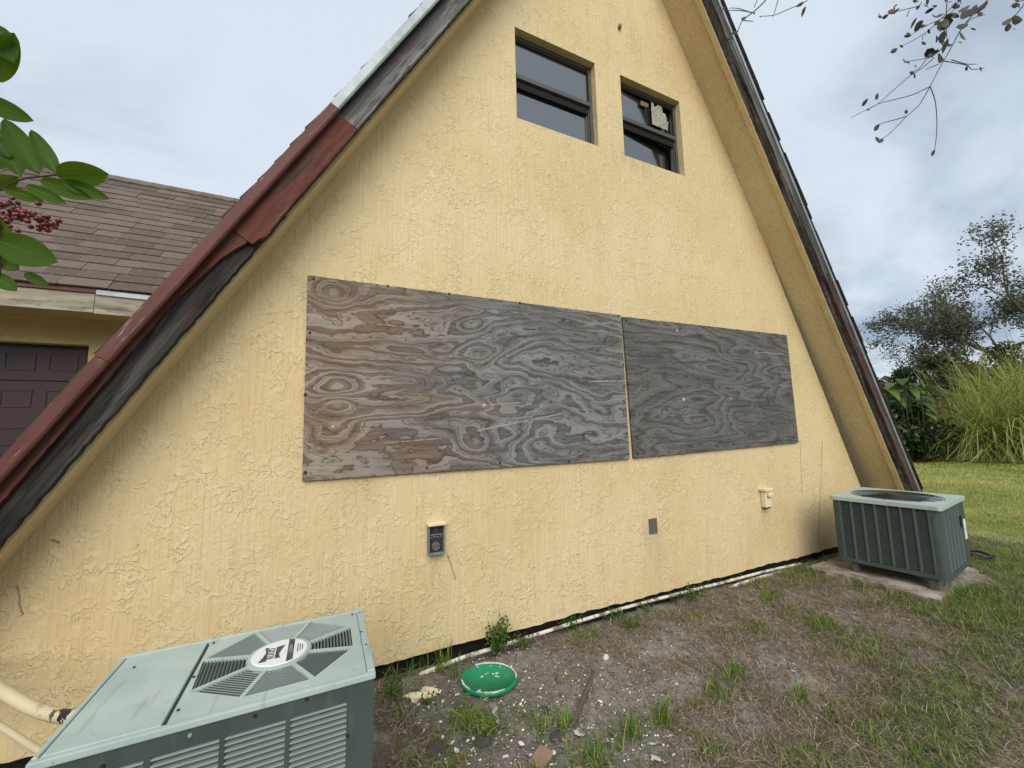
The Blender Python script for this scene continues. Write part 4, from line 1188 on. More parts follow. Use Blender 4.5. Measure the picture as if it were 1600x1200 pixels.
# white broken sheets at the right edge
for i, (P_, lab) in enumerate((([(1568, 909), (1580, 911), (1600, 912), (1640, 905), (1625, 917), (1600, 921), (1578, 917)], 'largest white broken sheet at the right picture edge'),
                     ([(1574, 894), (1584, 895), (1583, 899), (1574, 897)], 'tiny white scrap above the largest white sheet'),
                     ([(1594, 898), (1610, 897), (1612, 905), (1598, 903)], 'white scrap cut by the right picture edge'))):
    q = [at_z(a, b, .02) for a, b in P_]; c0 = sum(q)/len(q)
    o = prism('white_debris', [(float(p[0]-c0[0]), float(p[1]-c0[1])) for p in q], 0, .008, m_white); o.location = (float(c0[0]), float(c0[1]), .016); o.rotation_euler = (.03, -.02, 0); tag(o, lab, 'debris')


def stone(name, px, py, rx, ry, rz, mat, label, cat, seed, sub=2):
    r = random.Random(seed); bm = bmesh.new(); bmesh.ops.create_icosphere(bm, subdivisions=sub, radius=1)
    for q in bm.verts:
        k = 1+r.uniform(-.16, .16); q.co = Vector((q.co.x*rx*k, q.co.y*ry*k, max(q.co.z, -.4)*rz*k))
    o = from_bm(name, bm, mat); o.location = gp(px, py, rz*.25); o.rotation_euler = (0, 0, r.uniform(0, 6)); return tag(o, label, cat)


m_rock = material('grey_stone', lambda h: dict(color=h.mix(h.noise(h.coord(), 30, 4, .6), (.10, .095, .09), (.30, .28, .26)), rough=.9, normal=h.bump(h.noise(h.coord(), 60, 3), .004)))
m_clod = material('dark_clod', lambda h: dict(color=h.mix(h.noise(h.coord(), 40, 4, .6), (.035, .030, .028), (.10, .085, .075)), rough=.95, normal=h.bump(h.noise(h.coord(), 70, 3), .006)))
m_brick = material('tan_block', lambda h: dict(color=h.mix(h.noise(h.coord(), 30, 4, .6), (.20, .13, .085), (.34, .24, .17)), rough=.95, normal=h.bump(h.noise(h.coord(), 90, 3), .004)))
c = gp(846, 1196); o = box('brick_piece', (-.05, -.035, 0), (.05, .035, .016), m_brick, bevel=.006, seg=2); o.location = c; o.rotation_euler = (.05, -.06, .5); tag(o, 'tan broken brick piece at the bottom edge of the picture', 'brick')
stone('stone', 812, 1027, .032, .022, .020, m_rock, 'pale grey stone just behind the green lid', 'stone', 1)
stone('stone', 770, 1108, .026, .022, .014, m_rock, 'flat greyish stone in front of the green lid', 'stone', 2)
stone('stone', 946, 1024, .030, .018, .014, m_white, 'white stone beside the dark patch above the stick', 'stone', 3)
for i, (x, y, s, lab) in enumerate(((680, 1178, .05, 'big dark soil clod at the bottom near the pad'), (755, 1168, .045, 'dark soil clod below the grass tufts'), (870, 1160, .035, 'dark soil clod left of the stick foot'), (650, 1150, .04, 'dark soil clod beside the mossy pad'), (852, 1112, .03, 'small dark soil clod between lid and stick'))):
    stone('soil_clod', x, y, s, s*.8, s*.45, m_clod, lab, 'soil clod', 20+i)

# white chips: the larger ones one by one
rc = random.Random(12)
big_chips = [(714, 1090, .016), (762, 1094, .022), (775, 1112, .018), (670, 1108, .016), (803, 1105, .012), (820, 1115, .018), (662, 1145, .013), (707, 1170, .018), (713, 1180, .016), (692, 1160, .012),
             (755, 1148, .014), (815, 1168, .018), (772, 1125, .013), (790, 1190, .015), (905, 1150, .03), (938, 1095, .018), (865, 1190, .014), (1020, 1168, .016), (1057, 1068, .012), (1215, 975, .012), (1340, 1172, .014), (1025, 1190, .03), (1170, 1030, .012), (1100, 960, .010), (1395, 945, .012), (1240, 1055, .012), (740, 1165, .012), (798, 1080, .010)]
for i, (px, py, s) in enumerate(big_chips):
    n = rc.randrange(5, 8); ph = rc.random()*6; asp = rc.uniform(.45, .8)
    pts = [(s*rc.uniform(.7, 1.1)*math.cos(2*math.pi*k/n+ph), asp*s*rc.uniform(.7, 1.1)*math.sin(2*math.pi*k/n+ph)) for k in range(n)]
    o = prism('paint_chip', pts, 0, .003, m_white); o.location = gp(px, py, .008); o.rotation_euler = (rc.uniform(-.3, .3), rc.uniform(-.3, .3), rc.uniform(0, 6))
    near = ('lying between the green lid and the mossy pad' if px < 720 and py < 1135 else 'in the dark clods at the bottom near the mossy pad' if px < 720 else
            'close in front of the green lid' if px < 830 and py < 1130 else 'near the tan brick piece at the bottom' if px < 870 and py > 1130 else 'beside the dark stick' if px < 960 else 'among the dry grass of the middle yard')
    size = 'large' if s >= .022 else 'small'
    tag(o, '%s white paint chip %s' % (size, near), 'paint chip', 'white paint chips on the dirt')


def scatter_chips(name, n, size, cx, cy, sx, sy, mat, label, lo=.5, hi=1.3, seed=1):
    r = np.random.default_rng(seed); x = r.normal(cx, sx, n); y = r.normal(cy, sy, n); ok = (y < -.08) & (y > -3.2) & (x > .4) & (x < 6.5); x, y = x[ok], y[ok]; n = len(x)
    k = 5; s = size*r.uniform(lo, hi, n)**1.5; a = r.uniform(0, 6.28, n); tilt = r.uniform(-.5, .5, (n, 2)); z = ground_h(x, y)+.004+s*.25
    V = np.zeros((n, 2*k, 3))
    for j in range(k):
        q = 2*np.pi*j/k+a; rr = s*r.uniform(.5, 1.1, n); dx = rr*np.cos(q); dy = rr*np.sin(q)*.7
        for lv, zz in ((0, 0.0), (1, .0022)):
            V[:, lv*k+j] = np.stack([x+dx, y+dy, z+dx*tilt[:, 0]+dy*tilt[:, 1]+zz], -1)
    b = np.arange(n)[:, None]*2*k
    top = b+np.arange(k, 2*k)[None]; sides = np.concatenate([b+np.array([[j, (j+1) % k, k+(j+1) % k, k+j]]) for j in range(k)])
    o = big(name, V.reshape(-1, 3), [top, sides], mat); tag(o, label, 'debris' if False else None, None, 'stuff'); return o


scatter_chips('paint_crumbs', 650, .0075, 1.15, -.85, .50, .45, m_white, 'scattered crumbs of white paint and shell in the dirt', seed=3)
scatter_chips('paint_crumbs', 800, .006, 2.9, -1.2, 1.4, .7, m_white, 'sparse white crumbs over the dry grass', seed=4)
m_grit = material('grit', lambda h: dict(color=h.mix(h.noise(h.coord(), 40, 3), (.11, .09, .075), (.36, .32, .27)), rough=.95))
scatter_chips('gravel', 5200, .0085, 1.5, -.9, 1.0, .6, m_grit, 'grey and brown grit in the bare soil', .4, 1.5, seed=5)
m_leaf_dry = material('dry_leaf', lambda h: dict(color=h.mix(h.noise(h.coord(), 5, 2).step(.35, .65), (.16, .07, .035), (.36, .25, .14)), rough=.8))
scatter_chips('leaf_litter', 1500, .014, 2.5, -1.2, 1.5, .8, m_leaf_dry, 'dry brown leaf litter over the yard', .4, 1.3, seed=6)


# ------------------------------------------------------------------ GRASS AND WEEDS
def blades(n, x, y, z, L, w, lean, seed, bend=.6, segs=2, az=None, base=.35):
    """n blades -> verts (n, 2*segs+1, 3), faces"""
    r = np.random.default_rng(seed); a = r.uniform(0, 2*np.pi, n) if az is None else az; ln = lean
    dx, dy = np.cos(a), np.sin(a); sx, sy = -dy, dx; k = 2*segs+1; V = np.zeros((n, k, 3))
    for i in range(segs+1):
        t = i/segs; th = ln*(base+bend*t*1.6); hgt = L*t*np.cos(np.minimum(th, 1.55)); out = L*t*np.sin(np.minimum(th, 1.55))
        ww = w*(1-t*.55) if i < segs else 0
        c = np.stack([x+dx*out, y+dy*out, z+hgt], -1); s = np.stack([sx*ww/2, sy*ww/2, np.zeros(n)], -1)
        if i < segs: V[:, 2*i] = c-s; V[:, 2*i+1] = c+s
        else: V[:, 2*i] = c
    b = np.arange(n)[:, None]*k; F = [b+np.array([[2*i, 2*i+1, 2*i+3, 2*i+2]]) for i in range(segs-1)]
    return V, [np.concatenate(F)] if segs > 1 else [], b+np.array([[2*segs-2, 2*segs-1, 2*segs]])


def grass(name, n, x, y, z, L, w, lean, seed, mat, label, bend=.6, segs=2, rnd=None, parent=None, base=.35):
    V, q, t = blades(n, x, y, z, L, w, lean, seed, bend, segs, None, base); r = np.random.default_rng(seed+1)
    R = r.random(n) if rnd is None else rnd
    o = big(name, V.reshape(-1, 3), q+[t], mat, parent, np.repeat(R, 2*segs+1)); 
    if label: tag(o, label, None, None, 'stuff')
    return o


def ramp_mat(name, stops, rough=.7, trans=.3, spec=.2):
    def fn(h):
        a = h.attr('rnd'); n = h.t.nodes.new('ShaderNodeValToRGB'); h.t.links.new(a.v, n.inputs[0]); cr = n.color_ramp
        cr.elements[0].position = stops[0][0]; cr.elements[0].color = (*stops[0][1], 1); cr.elements[1].position = stops[-1][0]; cr.elements[1].color = (*stops[-1][1], 1)
        for p, c in stops[1:-1]: e = cr.elements.new(p); e.color = (*c, 1)
        return dict(color=E(h.t, n.outputs[0]), rough=rough, trans=trans, spec=spec)
    return material(name, fn)


m_green = ramp_mat('grass_green', [(0, (.055, .120, .014)), (.5, (.13, .235, .030)), (.8, (.23, .32, .05)), (1, (.36, .37, .10))])
m_lawn = ramp_mat('lawn_green', [(0, (.09, .15, .024)), (.40, (.25, .31, .055)), (.72, (.50, .47, .13)), (1, (.64, .55, .24))])
m_straw = ramp_mat('dead_straw', [(0, (.09, .06, .042)), (.5, (.22, .16, .11)), (.85, (.38, .31, .22)), (1, (.56, .49, .37))], .8, .15)
m_tall = ramp_mat('tall_grass', [(0, (.13, .17, .03)), (.4, (.31, .35, .075)), (.75, (.52, .50, .15)), (1, (.62, .53, .28))], .6, .35)
m_brownstalk = ramp_mat('dead_stalks', [(0, (.13, .10, .055)), (.4, (.26, .21, .12)), (.75, (.38, .32, .18)), (1, (.30, .34, .08))], .8, .2)
m_weed = ramp_mat('weed_leaf', [(0, (.035, .080, .014)), (.6, (.075, .145, .024)), (1, (.13, .20, .04))], .55, .3)


def excl(x, y):
    """True where grass may grow (not on pads or under the units)"""
    a = (x > -.6) & (x < .40) & (y > -1.5) & (y < -.68); b = (x > 4.38) & (x < 5.52) & (y > -1.08) & (y < -.12)
    return ~(a | b) & ((y < -.10) | (x > 7.0))


def near_points(n, seed, thr, bias, k=1.9):
    r = np.random.default_rng(seed); x = r.uniform(.38, 7.5, n); y = r.uniform(-3.2, -.06, n)
    d = vnoise(x, y, k, 31)*.48+vnoise(x, y, k*3.1, 32)*.34+vnoise(x, y, k*9, 33)*.18 + bias(x, y)
    ok = (d > thr+r.uniform(-.08, .14, n)) & excl(x, y); return x[ok], y[ok], r


# green grass patches in the yard, thickening towards the right
dry = lambda x, y: .034*(x-3.0)-.040*(y+1.4)*(x > 2) - .12*np.exp(-((x-1.3)**2+(y+.9)**2)/.9)
x, y, r = near_points(360000, 41, .495, dry)
n = len(x); L = r.uniform(.02, .085, n)*(1+.25*(x > 4)); grass('grass', n, x, y, ground_h(x, y)-.003, L, r.uniform(.003, .006, n), r.uniform(.3, 1.9, n), 42, m_green, 'green grass growing in patches over the dirt yard')
# dead straw lying everywhere
x, y, r = near_points(260000, 43, .31, lambda x, y: -.50*np.exp(-((x-1.05)**2+(y+.80)**2)/.55)+.02*x)
n = len(x); grass('straw', n, x, y, ground_h(x, y)+r.uniform(.002, .022, n), r.uniform(.02, .08, n), r.uniform(.0014, .0036, n), r.uniform(.95, 1.5, n), 44, m_straw, 'dead brown straw and clippings lying over the yard', .12, base=.92)
# lawn beyond the unit
r = np.random.default_rng(50); n = 170000; rad = 5.6+26*r.random(n)**1.6; ang = np.radians(r.uniform(-34, 26, n)); x = rad*np.cos(ang)+.4; y = rad*np.sin(ang)-1.6
ok = excl(x, y) & ((x*.8+y*.12) > 4.6+r.uniform(-.5, .9, n)) & ~((x < 7.0) & (y > -.1)); x, y, rad = x[ok], y[ok], rad[ok]; n = len(x)
sc_ = np.clip(rad/7, 1, 3.2); R = np.clip(vnoise(x, y, .7, 51)*.55+vnoise(x, y, 3.1, 52)*.45+r.uniform(-.32, .32, n)+.03, 0, 1)
grass('lawn_grass', n, x, y, ground_h(x, y)-.005, r.uniform(.03, .075, n)*sc_**.45, .0055*sc_, r.uniform(.3, 1.4, n), 53, m_lawn, 'mown green and yellow lawn running to the tall grass', rnd=R)


def tuft(name, px, py, n, L, w, lean, spread, seed, label, mat=m_green, cat='weed', group=None):
    c = gp(px, py); r = np.random.default_rng(seed); x = r.normal(0, spread, n); y = r.normal(0, spread*.7, n); y = np.where(c[1]+y > -.03, -y, y)
    V, q, t = blades(n, x, y, np.zeros(n)-.005, r.uniform(.5, 1.1, n)*L, np.full(n, w)*r.uniform(.7, 1.2, n), r.uniform(.1, lean, n), seed, .6, 3)
    o = big(name, V.reshape(-1, 3), q+[t], mat, None, np.repeat(r.random(n), 7)); o.location = c; tag(o, label, cat, group); return o


tg = 'grass tufts growing singly'
for i, a in enumerate([(612, 1055, 26, .16, .006, .8, .035, 'dark grass tuft rising against the gap beside the near unit'), (650, 1050, 34, .17, .006, .8, .045, 'grass tuft in the dark gap right of the near unit'),
                       (695, 1045, 30, .20, .006, .6, .035, 'tall upright grass blades left of the green lid'), (712, 1062, 14, .16, .008, .9, .015, 'bending grass blades touching the lid side'),
                       (728, 1140, 34, .16, .009, 1.2, .040, 'broad-bladed grass tuft below the green lid'), (765, 1155, 30, .14, .009, 1.2, .035, 'second broad-bladed tuft, nearer the bottom edge'),
                       (848, 1150, 40, .11, .006, 1.0, .035, 'grass tuft left of the stick foot'), (885, 1140, 34, .12, .006, .9, .03, 'grass tuft against the stick foot'),
                       (985, 1150, 50, .14, .006, .9, .04, 'upright tuft in the straw right of the stick'), (1035, 1130, 50, .17, .007, .8, .035, 'tallest upright tuft in the middle of the yard'),
                       (1120, 1085, 60, .12, .006, 1.2, .06, 'bright spreading tuft in the middle yard'), (1150, 1060, 60, .13, .007, 1.3, .06, 'bright tuft behind the spreading one'),
                       (1245, 1100, 55, .12, .006, 1.1, .05, 'tuft beside the bare stony patch'), (1290, 985, 60, .14, .007, .9, .06, 'tuft below the far concrete pad'), (1345, 925, 50, .14, .007, .9, .05, 'tuft just left of the far pad'),
                       (1500, 935, 90, .12, .006, 1.1, .09, 'tuft at the front right corner of the far pad'), (1100, 925, 50, .16, .006, .9, .05, 'tuft on the long white pipe'), (930, 1190, 60, .12, .006, 1.1, .05, 'tuft at the bottom edge under the stick'),
                       (1250, 870, 26, .22, .006, .7, .04, 'thin tall blades at the wall near the far unit'), (1195, 940, 50, .14, .006, 1.0, .06, 'yellowish tuft in front of the short pipe')]):
    tuft('grass_tuft', *a[:7], 60+i, a[7], group=tg)


def leafcloud(n, cx, cy, cz, size, seed, flat=0.0):
    """n folded rhombic leaves at given centres -> verts, faces"""
    r = np.random.default_rng(seed); P = np.stack([cx, cy, cz], -1)
    d = r.normal(size=(n, 3)); d[:, 2] *= 1-flat; d /= np.linalg.norm(d, axis=1)[:, None]; u = r.normal(size=(n, 3)); s = np.cross(d, u); s /= np.linalg.norm(s, axis=1)[:, None]; nn = np.cross(d, s)
    L = (size*r.uniform(.6, 1.3, n))[:, None]; Wd = L*.30
    V = np.stack([P-d*L*.5, P+s*Wd+nn*L*.08, P+d*L*.5, P-s*Wd+nn*L*.08], 1)
    b = np.arange(n)[:, None]*4; return V.reshape(-1, 3), [b+np.array([[0, 1, 2]]), b+np.array([[0, 2, 3]])]


def bush_weed(name, px, py, h_, rad, n, seed, label, leaf=.022):
    c = gp(px, py); o = empty(name, c); tag(o, label, 'weed'); r = np.random.default_rng(seed); rr_ = random.Random(seed); xs, ys, zs = [], [], []
    for k in range(9):
        a = rr_.uniform(0, 6.28); e = rr_.uniform(.3, 1)*rad; top = Vector((math.cos(a)*e, min(math.sin(a)*e*.7, .03 if c[1] > -.2 else 9), h_*rr_.uniform(.55, 1)))
        mid = Vector((top.x*.35, top.y*.35, top.z*.55)); tube('stem', [Vector((0, 0, -.01)), mid, top], [.0028, .002, .001], m_weedstem, o, 5)
        for j in range(n//9):
            t = rr_.uniform(.25, 1.05); p = mid*t*2 if t < .5 else mid+(top-mid)*(t-.5)*2
            s = .020+.018*(1-t); xs.append(p.x+rr_.gauss(0, s)); ys.append(p.y+rr_.gauss(0, s)); zs.append(max(p.z+rr_.gauss(0, s*.7), .004))
    V, F = leafcloud(len(xs), np.array(xs), np.array(ys), np.array(zs), leaf, seed); l = big('foliage', V, F, m_weed, o, np.repeat(r.random(len(xs)), 4)); l['kind'] = 'stuff'


m_weedstem = material('weed_stem', (.10, .13, .04), rough=.7)
bush_weed('leafy_weed', 778, 1020, .23, .11, 520, 71, 'bushy green weed growing between wall and green lid')
bush_weed('leafy_weed', 890, 975, .12, .10, 360, 72, 'low leafy weed over the white pipe')
bush_weed('leafy_weed', 612, 1095, .09, .06, 300, 73, 'low ferny weed by the corner of the mossy pad', .016)
bush_weed('leafy_weed', 670, 1105, .06, .03, 60, 74, 'yellow-green seedling in front of the cream flake', .022)
bush_weed('leafy_weed', 960, 960, .10, .12, 300, 75, 'low weed patch at the foot of the wall, mid-length', .018)
bush_weed('leafy_weed', 1080, 940, .12, .10, 260, 76, 'weed patch where the pipe nears the far unit', .018)
for i_, (px_, py_) in enumerate(((1010, 955), (1050, 930), (1150, 905), (985, 985), (1120, 905))):
    bush_weed('leafy_weed', px_, py_, .07+.02*(i_ % 2), .09, 220, 170+i_, ('low weeds on the pipe near the middle of the wall', 'spreading weeds covering the pipe', 'low weeds beside the short pipe offcut', 'flat weed patch out from the pipe, over dry grass', 'weeds between pipe and wall gap')[i_], .016)
bush_weed('leafy_weed', 820, 1010, .10, .08, 180, 77, 'small weed right of the bushy one', .018)

# ------------------------------------------------------------------ RIGHT BACKGROUND
def tree_at(name, px, depth, label, cat):
    p = at_d(px, 600, depth); return (float(p[0]), float(p[1]), 0.0)


# tall arching grass clump
def tall_clump(x0, depth, n, Lm, seed, label, wid=1.0):
    p = at_d(x0, 600, depth); o = empty('tall_grass_clump', (float(p[0]), float(p[1]), 0)); tag(o, label, 'grass clump', 'tall grass clumps at the lawn edge')
    r = np.random.default_rng(seed); x = r.normal(0, .55*wid, n); y = r.normal(0, .55*wid, n); L = Lm*r.uniform(.35, 1.08, n)*(.75+.5*vnoise(x*1.3+20, y*1.3+20, 1, seed))
    V, q, t = blades(n, x, y, np.zeros(n), L, r.uniform(.014, .034, n), r.uniform(.1, 1.45, n), seed, .85, 5, None)
    m_ = big('blades', V.reshape(-1, 3), q+[t], m_tall, o, np.repeat(r.random(n), 11)); m_['kind'] = 'stuff'
    n2 = int(n*1.6); x = r.normal(0, .64*wid, n2); y = r.normal(0, .62*wid, n2)
    V, q, t = blades(n2, x, y, np.zeros(n2), Lm*.48*r.uniform(.3, 1.1, n2), r.uniform(.014, .032, n2), r.uniform(.4, 1.9, n2), seed+5, .8, 4, None)
    m_ = big('dead_blades', V.reshape(-1, 3), q+[t], m_brownstalk, o, np.repeat(r.random(n2), 9)); m_['kind'] = 'stuff'


for i, (px, dp, n, Lm, lab, wd) in enumerate([(1512, 15.2, 2300, 2.9, 'leftmost tall grass clump leaning over the lawn edge', .9), (1560, 14.9, 2800, 3.8, 'tall yellow-green grass clump in the middle of the row', 1.1),
                                        (1618, 14.7, 2800, 4.2, 'tall grass clump at the right picture edge', 1.1), (1470, 15.4, 700, 1.7, 'low thin grass clump in front of the dark hedge', .9), (1668, 14.6, 1500, 4.4, 'tall grass clump beyond the right picture edge', 1.2)]):
    tall_clump(px, dp, n, Lm, 80+i, lab, wd)

m_hedge = ramp_mat('hedge_leaf', [(0, (.012, .025, .006)), (.6, (.030, .060, .012)), (.9, (.075, .115, .022)), (1, (.16, .19, .04))], .45, .2, .5)
m_olive = ramp_mat('olive_leaf', [(0, (.030, .038, .014)), (.6, (.065, .080, .026)), (1, (.13, .135, .05))], .6, .2, .3)
m_treeleaf = ramp_mat('tree_leaf', [(0, (.055, .065, .042)), (.6, (.110, .120, .080)), (1, (.21, .20, .15))], .6, .2, .3)  # leaf tone greyed and lightened: distance haze is in the colour
m_banana = material('paddle_leaf', lambda h: dict(color=h.mix(h.rnd().step(0, 1), (.025, .060, .010), (.13, .19, .03)), rough=.4, spec=.4, trans=.2))


m_stalk = material('dark_green_stalk', (.018, .030, .010), rough=.6)


def paddle_plant(px, dp, h_, n, seed, label):
    p = at_d(px, 600, dp); o = empty('broadleaf_plant', (float(p[0]), float(p[1]), 0)); tag(o, label, 'plant', 'broad-leaved plants behind the lawn'); r = random.Random(seed)
    for k in range(n):
        a = r.uniform(0, 6.28); b = Vector((r.gauss(0, .35), r.gauss(0, .35), 0)); hh = h_*r.uniform(.35, .95); reach = r.uniform(.4, 1.0); L = r.uniform(.7, 1.3); w = r.uniform(.11, .19)
        d = Vector((math.cos(a), math.sin(a), 0)); s = Vector((-d.y, d.x, 0)); top = b+Vector((0, 0, hh))+d*.15
        v, f = [], []
        for i in range(9):
            t = i/8; c = top+d*(L*t*.62)+Vector((0, 0, L*(.70*t-1.05*t*t)))*reach; ww = w*math.sin(math.pi*min(max(t*.93+.04, 0), 1))**.7
            v += [c-s*ww+Vector((0, 0, .03)), c-Vector((0, 0, .01)), c+s*ww+Vector((0, 0, .03))]
            if i: q = 3*(i-1); f += [(q, q+1, q+4, q+3), (q+1, q+2, q+5, q+4)]
        l = obj('leaf', v, f, m_banana, o, smooth=True)
        tube('stalk', [b, (b+top)/2, top], [.02, .015, .01], m_stalk, o, 5)


for i, (px, dp, h_, n, lab) in enumerate([(1388, 14.6, 3.3, 34, 'dark broad-leaved plant just right of the rake'), (1425, 14.8, 2.9, 34, 'broad-leaved plant with a yellow-green drooping leaf'), (1352, 15.5, 3.3, 24, 'broad-leaved plant mostly hidden by the rake')]):
    paddle_plant(px, dp, h_, n, 90+i, lab)


def mass(name, px, dp, py_top, rx, n, leaf, mat, seed, label, cat, stemh=None, zsq=1.0, group=None):
    """dense shrub: leaves in an uneven dome of its own, with a few stems"""
    p = at_d(px, 600, dp); top = at_d(px, py_top, dp)[2]; o = empty(name, (float(p[0]), float(p[1]), 0)); tag(o, label, cat, group); r = np.random.default_rng(seed)
    K = 26; cc = np.stack([r.normal(0, rx*.45, K), r.normal(0, rx*.35, K), r.uniform(.15, .82, K)*top], -1); cc[:, 2] *= np.clip(1.15-np.hypot(cc[:, 0], cc[:, 1])/rx*.55, .3, 1)
    i = r.integers(0, K, n); q = r.normal(size=(n, 3)); q /= np.linalg.norm(q, axis=1)[:, None]; q *= (r.random(n)**.4)[:, None]*(rx*.34)*np.array([1, 1, .75]); P = cc[i]+q; P[:, 2] = np.clip(P[:, 2], .05, top*1.02)
    V, F = leafcloud(n, P[:, 0], P[:, 1], P[:, 2], leaf, seed+1); l = big('foliage', V, F, mat, o, np.repeat(np.clip(r.random(n)*.8+(vnoise(P[:, 0]*3+9, P[:, 2]*3+9, 1, 5)-.4)*.6, 0, 1), 4)); l['kind'] = 'stuff'
    for k in range(6): c = cc[k]; tube('stem', [(c[0]*.2, c[1]*.2, 0), (c[0]*.6, c[1]*.6, c[2]*.5), tuple(c)], [.05, .035, .015], m_bark, o, 5)


hg = 'dense shrubs behind the lawn'
mass('dense_shrub', 1400, 14.9, 632, 1.5, 14000, .15, m_hedge, 107, 'black-green shrub low behind the broad-leaved plants', 'shrub', group=hg)
mass('dense_shrub', 1395, 18.5, 585, 2.2, 9000, .16, m_hedge, 101, 'dark evergreen shrub behind the broad leaves', 'shrub', group=hg)
mass('dense_shrub', 1445, 19.5, 520, 1.6, 7000, .16, m_hedge, 102, 'tall dark shrub with ragged top left of the tree', 'shrub', group=hg)
mass('dense_shrub', 1500, 20.0, 512, 2.2, 9000, .17, m_olive, 103, 'olive shrub under the tree crown', 'shrub', group=hg)
mass('dense_shrub', 1565, 21.0, 520, 2.6, 9000, .17, m_olive, 104, 'olive-brown shrub behind the tall grass', 'shrub', group=hg)
mass('dense_shrub', 1660, 22.0, 520, 3.4, 9000, .2, m_olive, 105, 'olive shrub beyond the right picture edge', 'shrub', group=hg)
mass('dense_shrub', 1345, 19.5, 590, 1.8, 5000, .16, m_hedge, 106, 'dark shrub hidden behind the rake', 'shrub', group=hg)


def bare_tree():
    p = at_d(1630, 600, 23); o = empty('spreading_tree', (float(p[0]), float(p[1]), 0)); o.scale = (1.5, 1.5, 1.5); tag(o, 'sparse spreading tree with thin leaves against the cloudy sky at the right', 'tree'); r = random.Random(5)
    tips = []; V, F = [], []
    def grow(a, d, L, rad, lev):
        nonlocal V, F
        k = 4; pts = [a]; dd = d.copy()
        for i in range(k):
            dd = (dd+Vector((r.gauss(0, .13), r.gauss(0, .13), r.gauss(0, .09)+.02))).normalized(); pts.append(pts[-1]+dd*L/k)
        v, f = tube_geo(pts, [rad*(1-.45*i/k) for i in range(k+1)], 6 if lev < 3 else 4, False, len(V)); V += v; F += f
        if lev >= 2:
            for q in pts[1:]: tips.append((q, lev))
        if lev >= 5: return
        for c in range(3 if lev < 4 else 3):
            s = Vector((r.gauss(0, 1), r.gauss(0, 1), r.gauss(0, .45))).normalized(); nd = (dd*1.0+s*.75).normalized(); st = pts[r.choice([2, 3, 4]) if c else 4]
            grow(st, nd, L*r.uniform(.62, .82), rad*.52, lev+1)
    fork = Vector((0, 0, 2.6)); v, f = tube_geo([(0, 0, -.1), (.1, 0, 1.3), tuple(fork)], [.26, .20, .17], 9, False, 0); V += v; F += f
    for a, e in ((math.pi*1.0, .45), (math.pi*.8, .75), (math.pi*1.2, .8), (.3, .5), (-.6, .8), (1.6, .6), (math.pi*.97, .22)):
        dd = -Vector(AR)*math.cos(a)*-1; dirv = Vector((AR[0]*math.cos(a)+AF[0]*math.sin(a), AR[1]*math.cos(a)+AF[1]*math.sin(a), e)).normalized()
        grow(fork, dirv, 2.3, .11, 1)
    obj('trunk', V, F, m_bark, o, smooth=True)
    rr_ = np.random.default_rng(6); T_ = [t[0] for t in tips if t[1] >= 3]; n = 42000; i = rr_.integers(0, len(T_), n); P = np.array([tuple(q) for q in T_])[i]+rr_.normal(0, .15, (n, 3))
    V2, F2 = leafcloud(n, P[:, 0], P[:, 1], P[:, 2], .105, 7); l = big('crown', V2, F2, m_treeleaf, o, np.repeat(rr_.random(n), 4)); l['kind'] = 'stuff'


bare_tree()
# far wood closing the horizon
def far_wood():
    r = np.random.default_rng(9); n = 42000; a = r.uniform(0, 2*np.pi, n); R = r.uniform(60, 75, n); z = r.random(n)**.8*(4.0+3.0*vnoise(a*12, a*0+3, 1, 8)); x = R*np.cos(a); y = R*np.sin(a)
    V, F = leafcloud(n, x, y, z, 1.6, 10); o = big('far_trees', V, F, m_olive, None, np.repeat(r.random(n)*.7, 4)); tag(o, 'low far wood along the horizon', None, None, 'stuff')


far_wood()

# ------------------------------------------------------------------ OVERHANGING TWIGS (upper right)
m_twig = material('purplish_twig', (.12, .07, .075), rough=.8)
m_tleaf = material('dark_small_leaf', lambda h: dict(color=h.mix(h.rnd().step(0, 1), (.030, .034, .022), (.085, .070, .045)), rough=.6, trans=.25))
LEAFV = [(0, 0, 0), (.25, .30, .03), (.55, .36, .05), (.85, .20, .02), (1, 0, -.03), (.85, -.20, .02), (.55, -.36, .05), (.25, -.30, .03), (.5, 0, -.02)]
LEAFF = [(0, 8, 1), (1, 8, 2), (2, 8, 3), (3, 8, 4), (4, 8, 5), (5, 8, 6), (6, 8, 7), (7, 8, 0)]
me_leaf = mesh('leaf', LEAFV, LEAFF, m_tleaf, True)
DT = 3.3


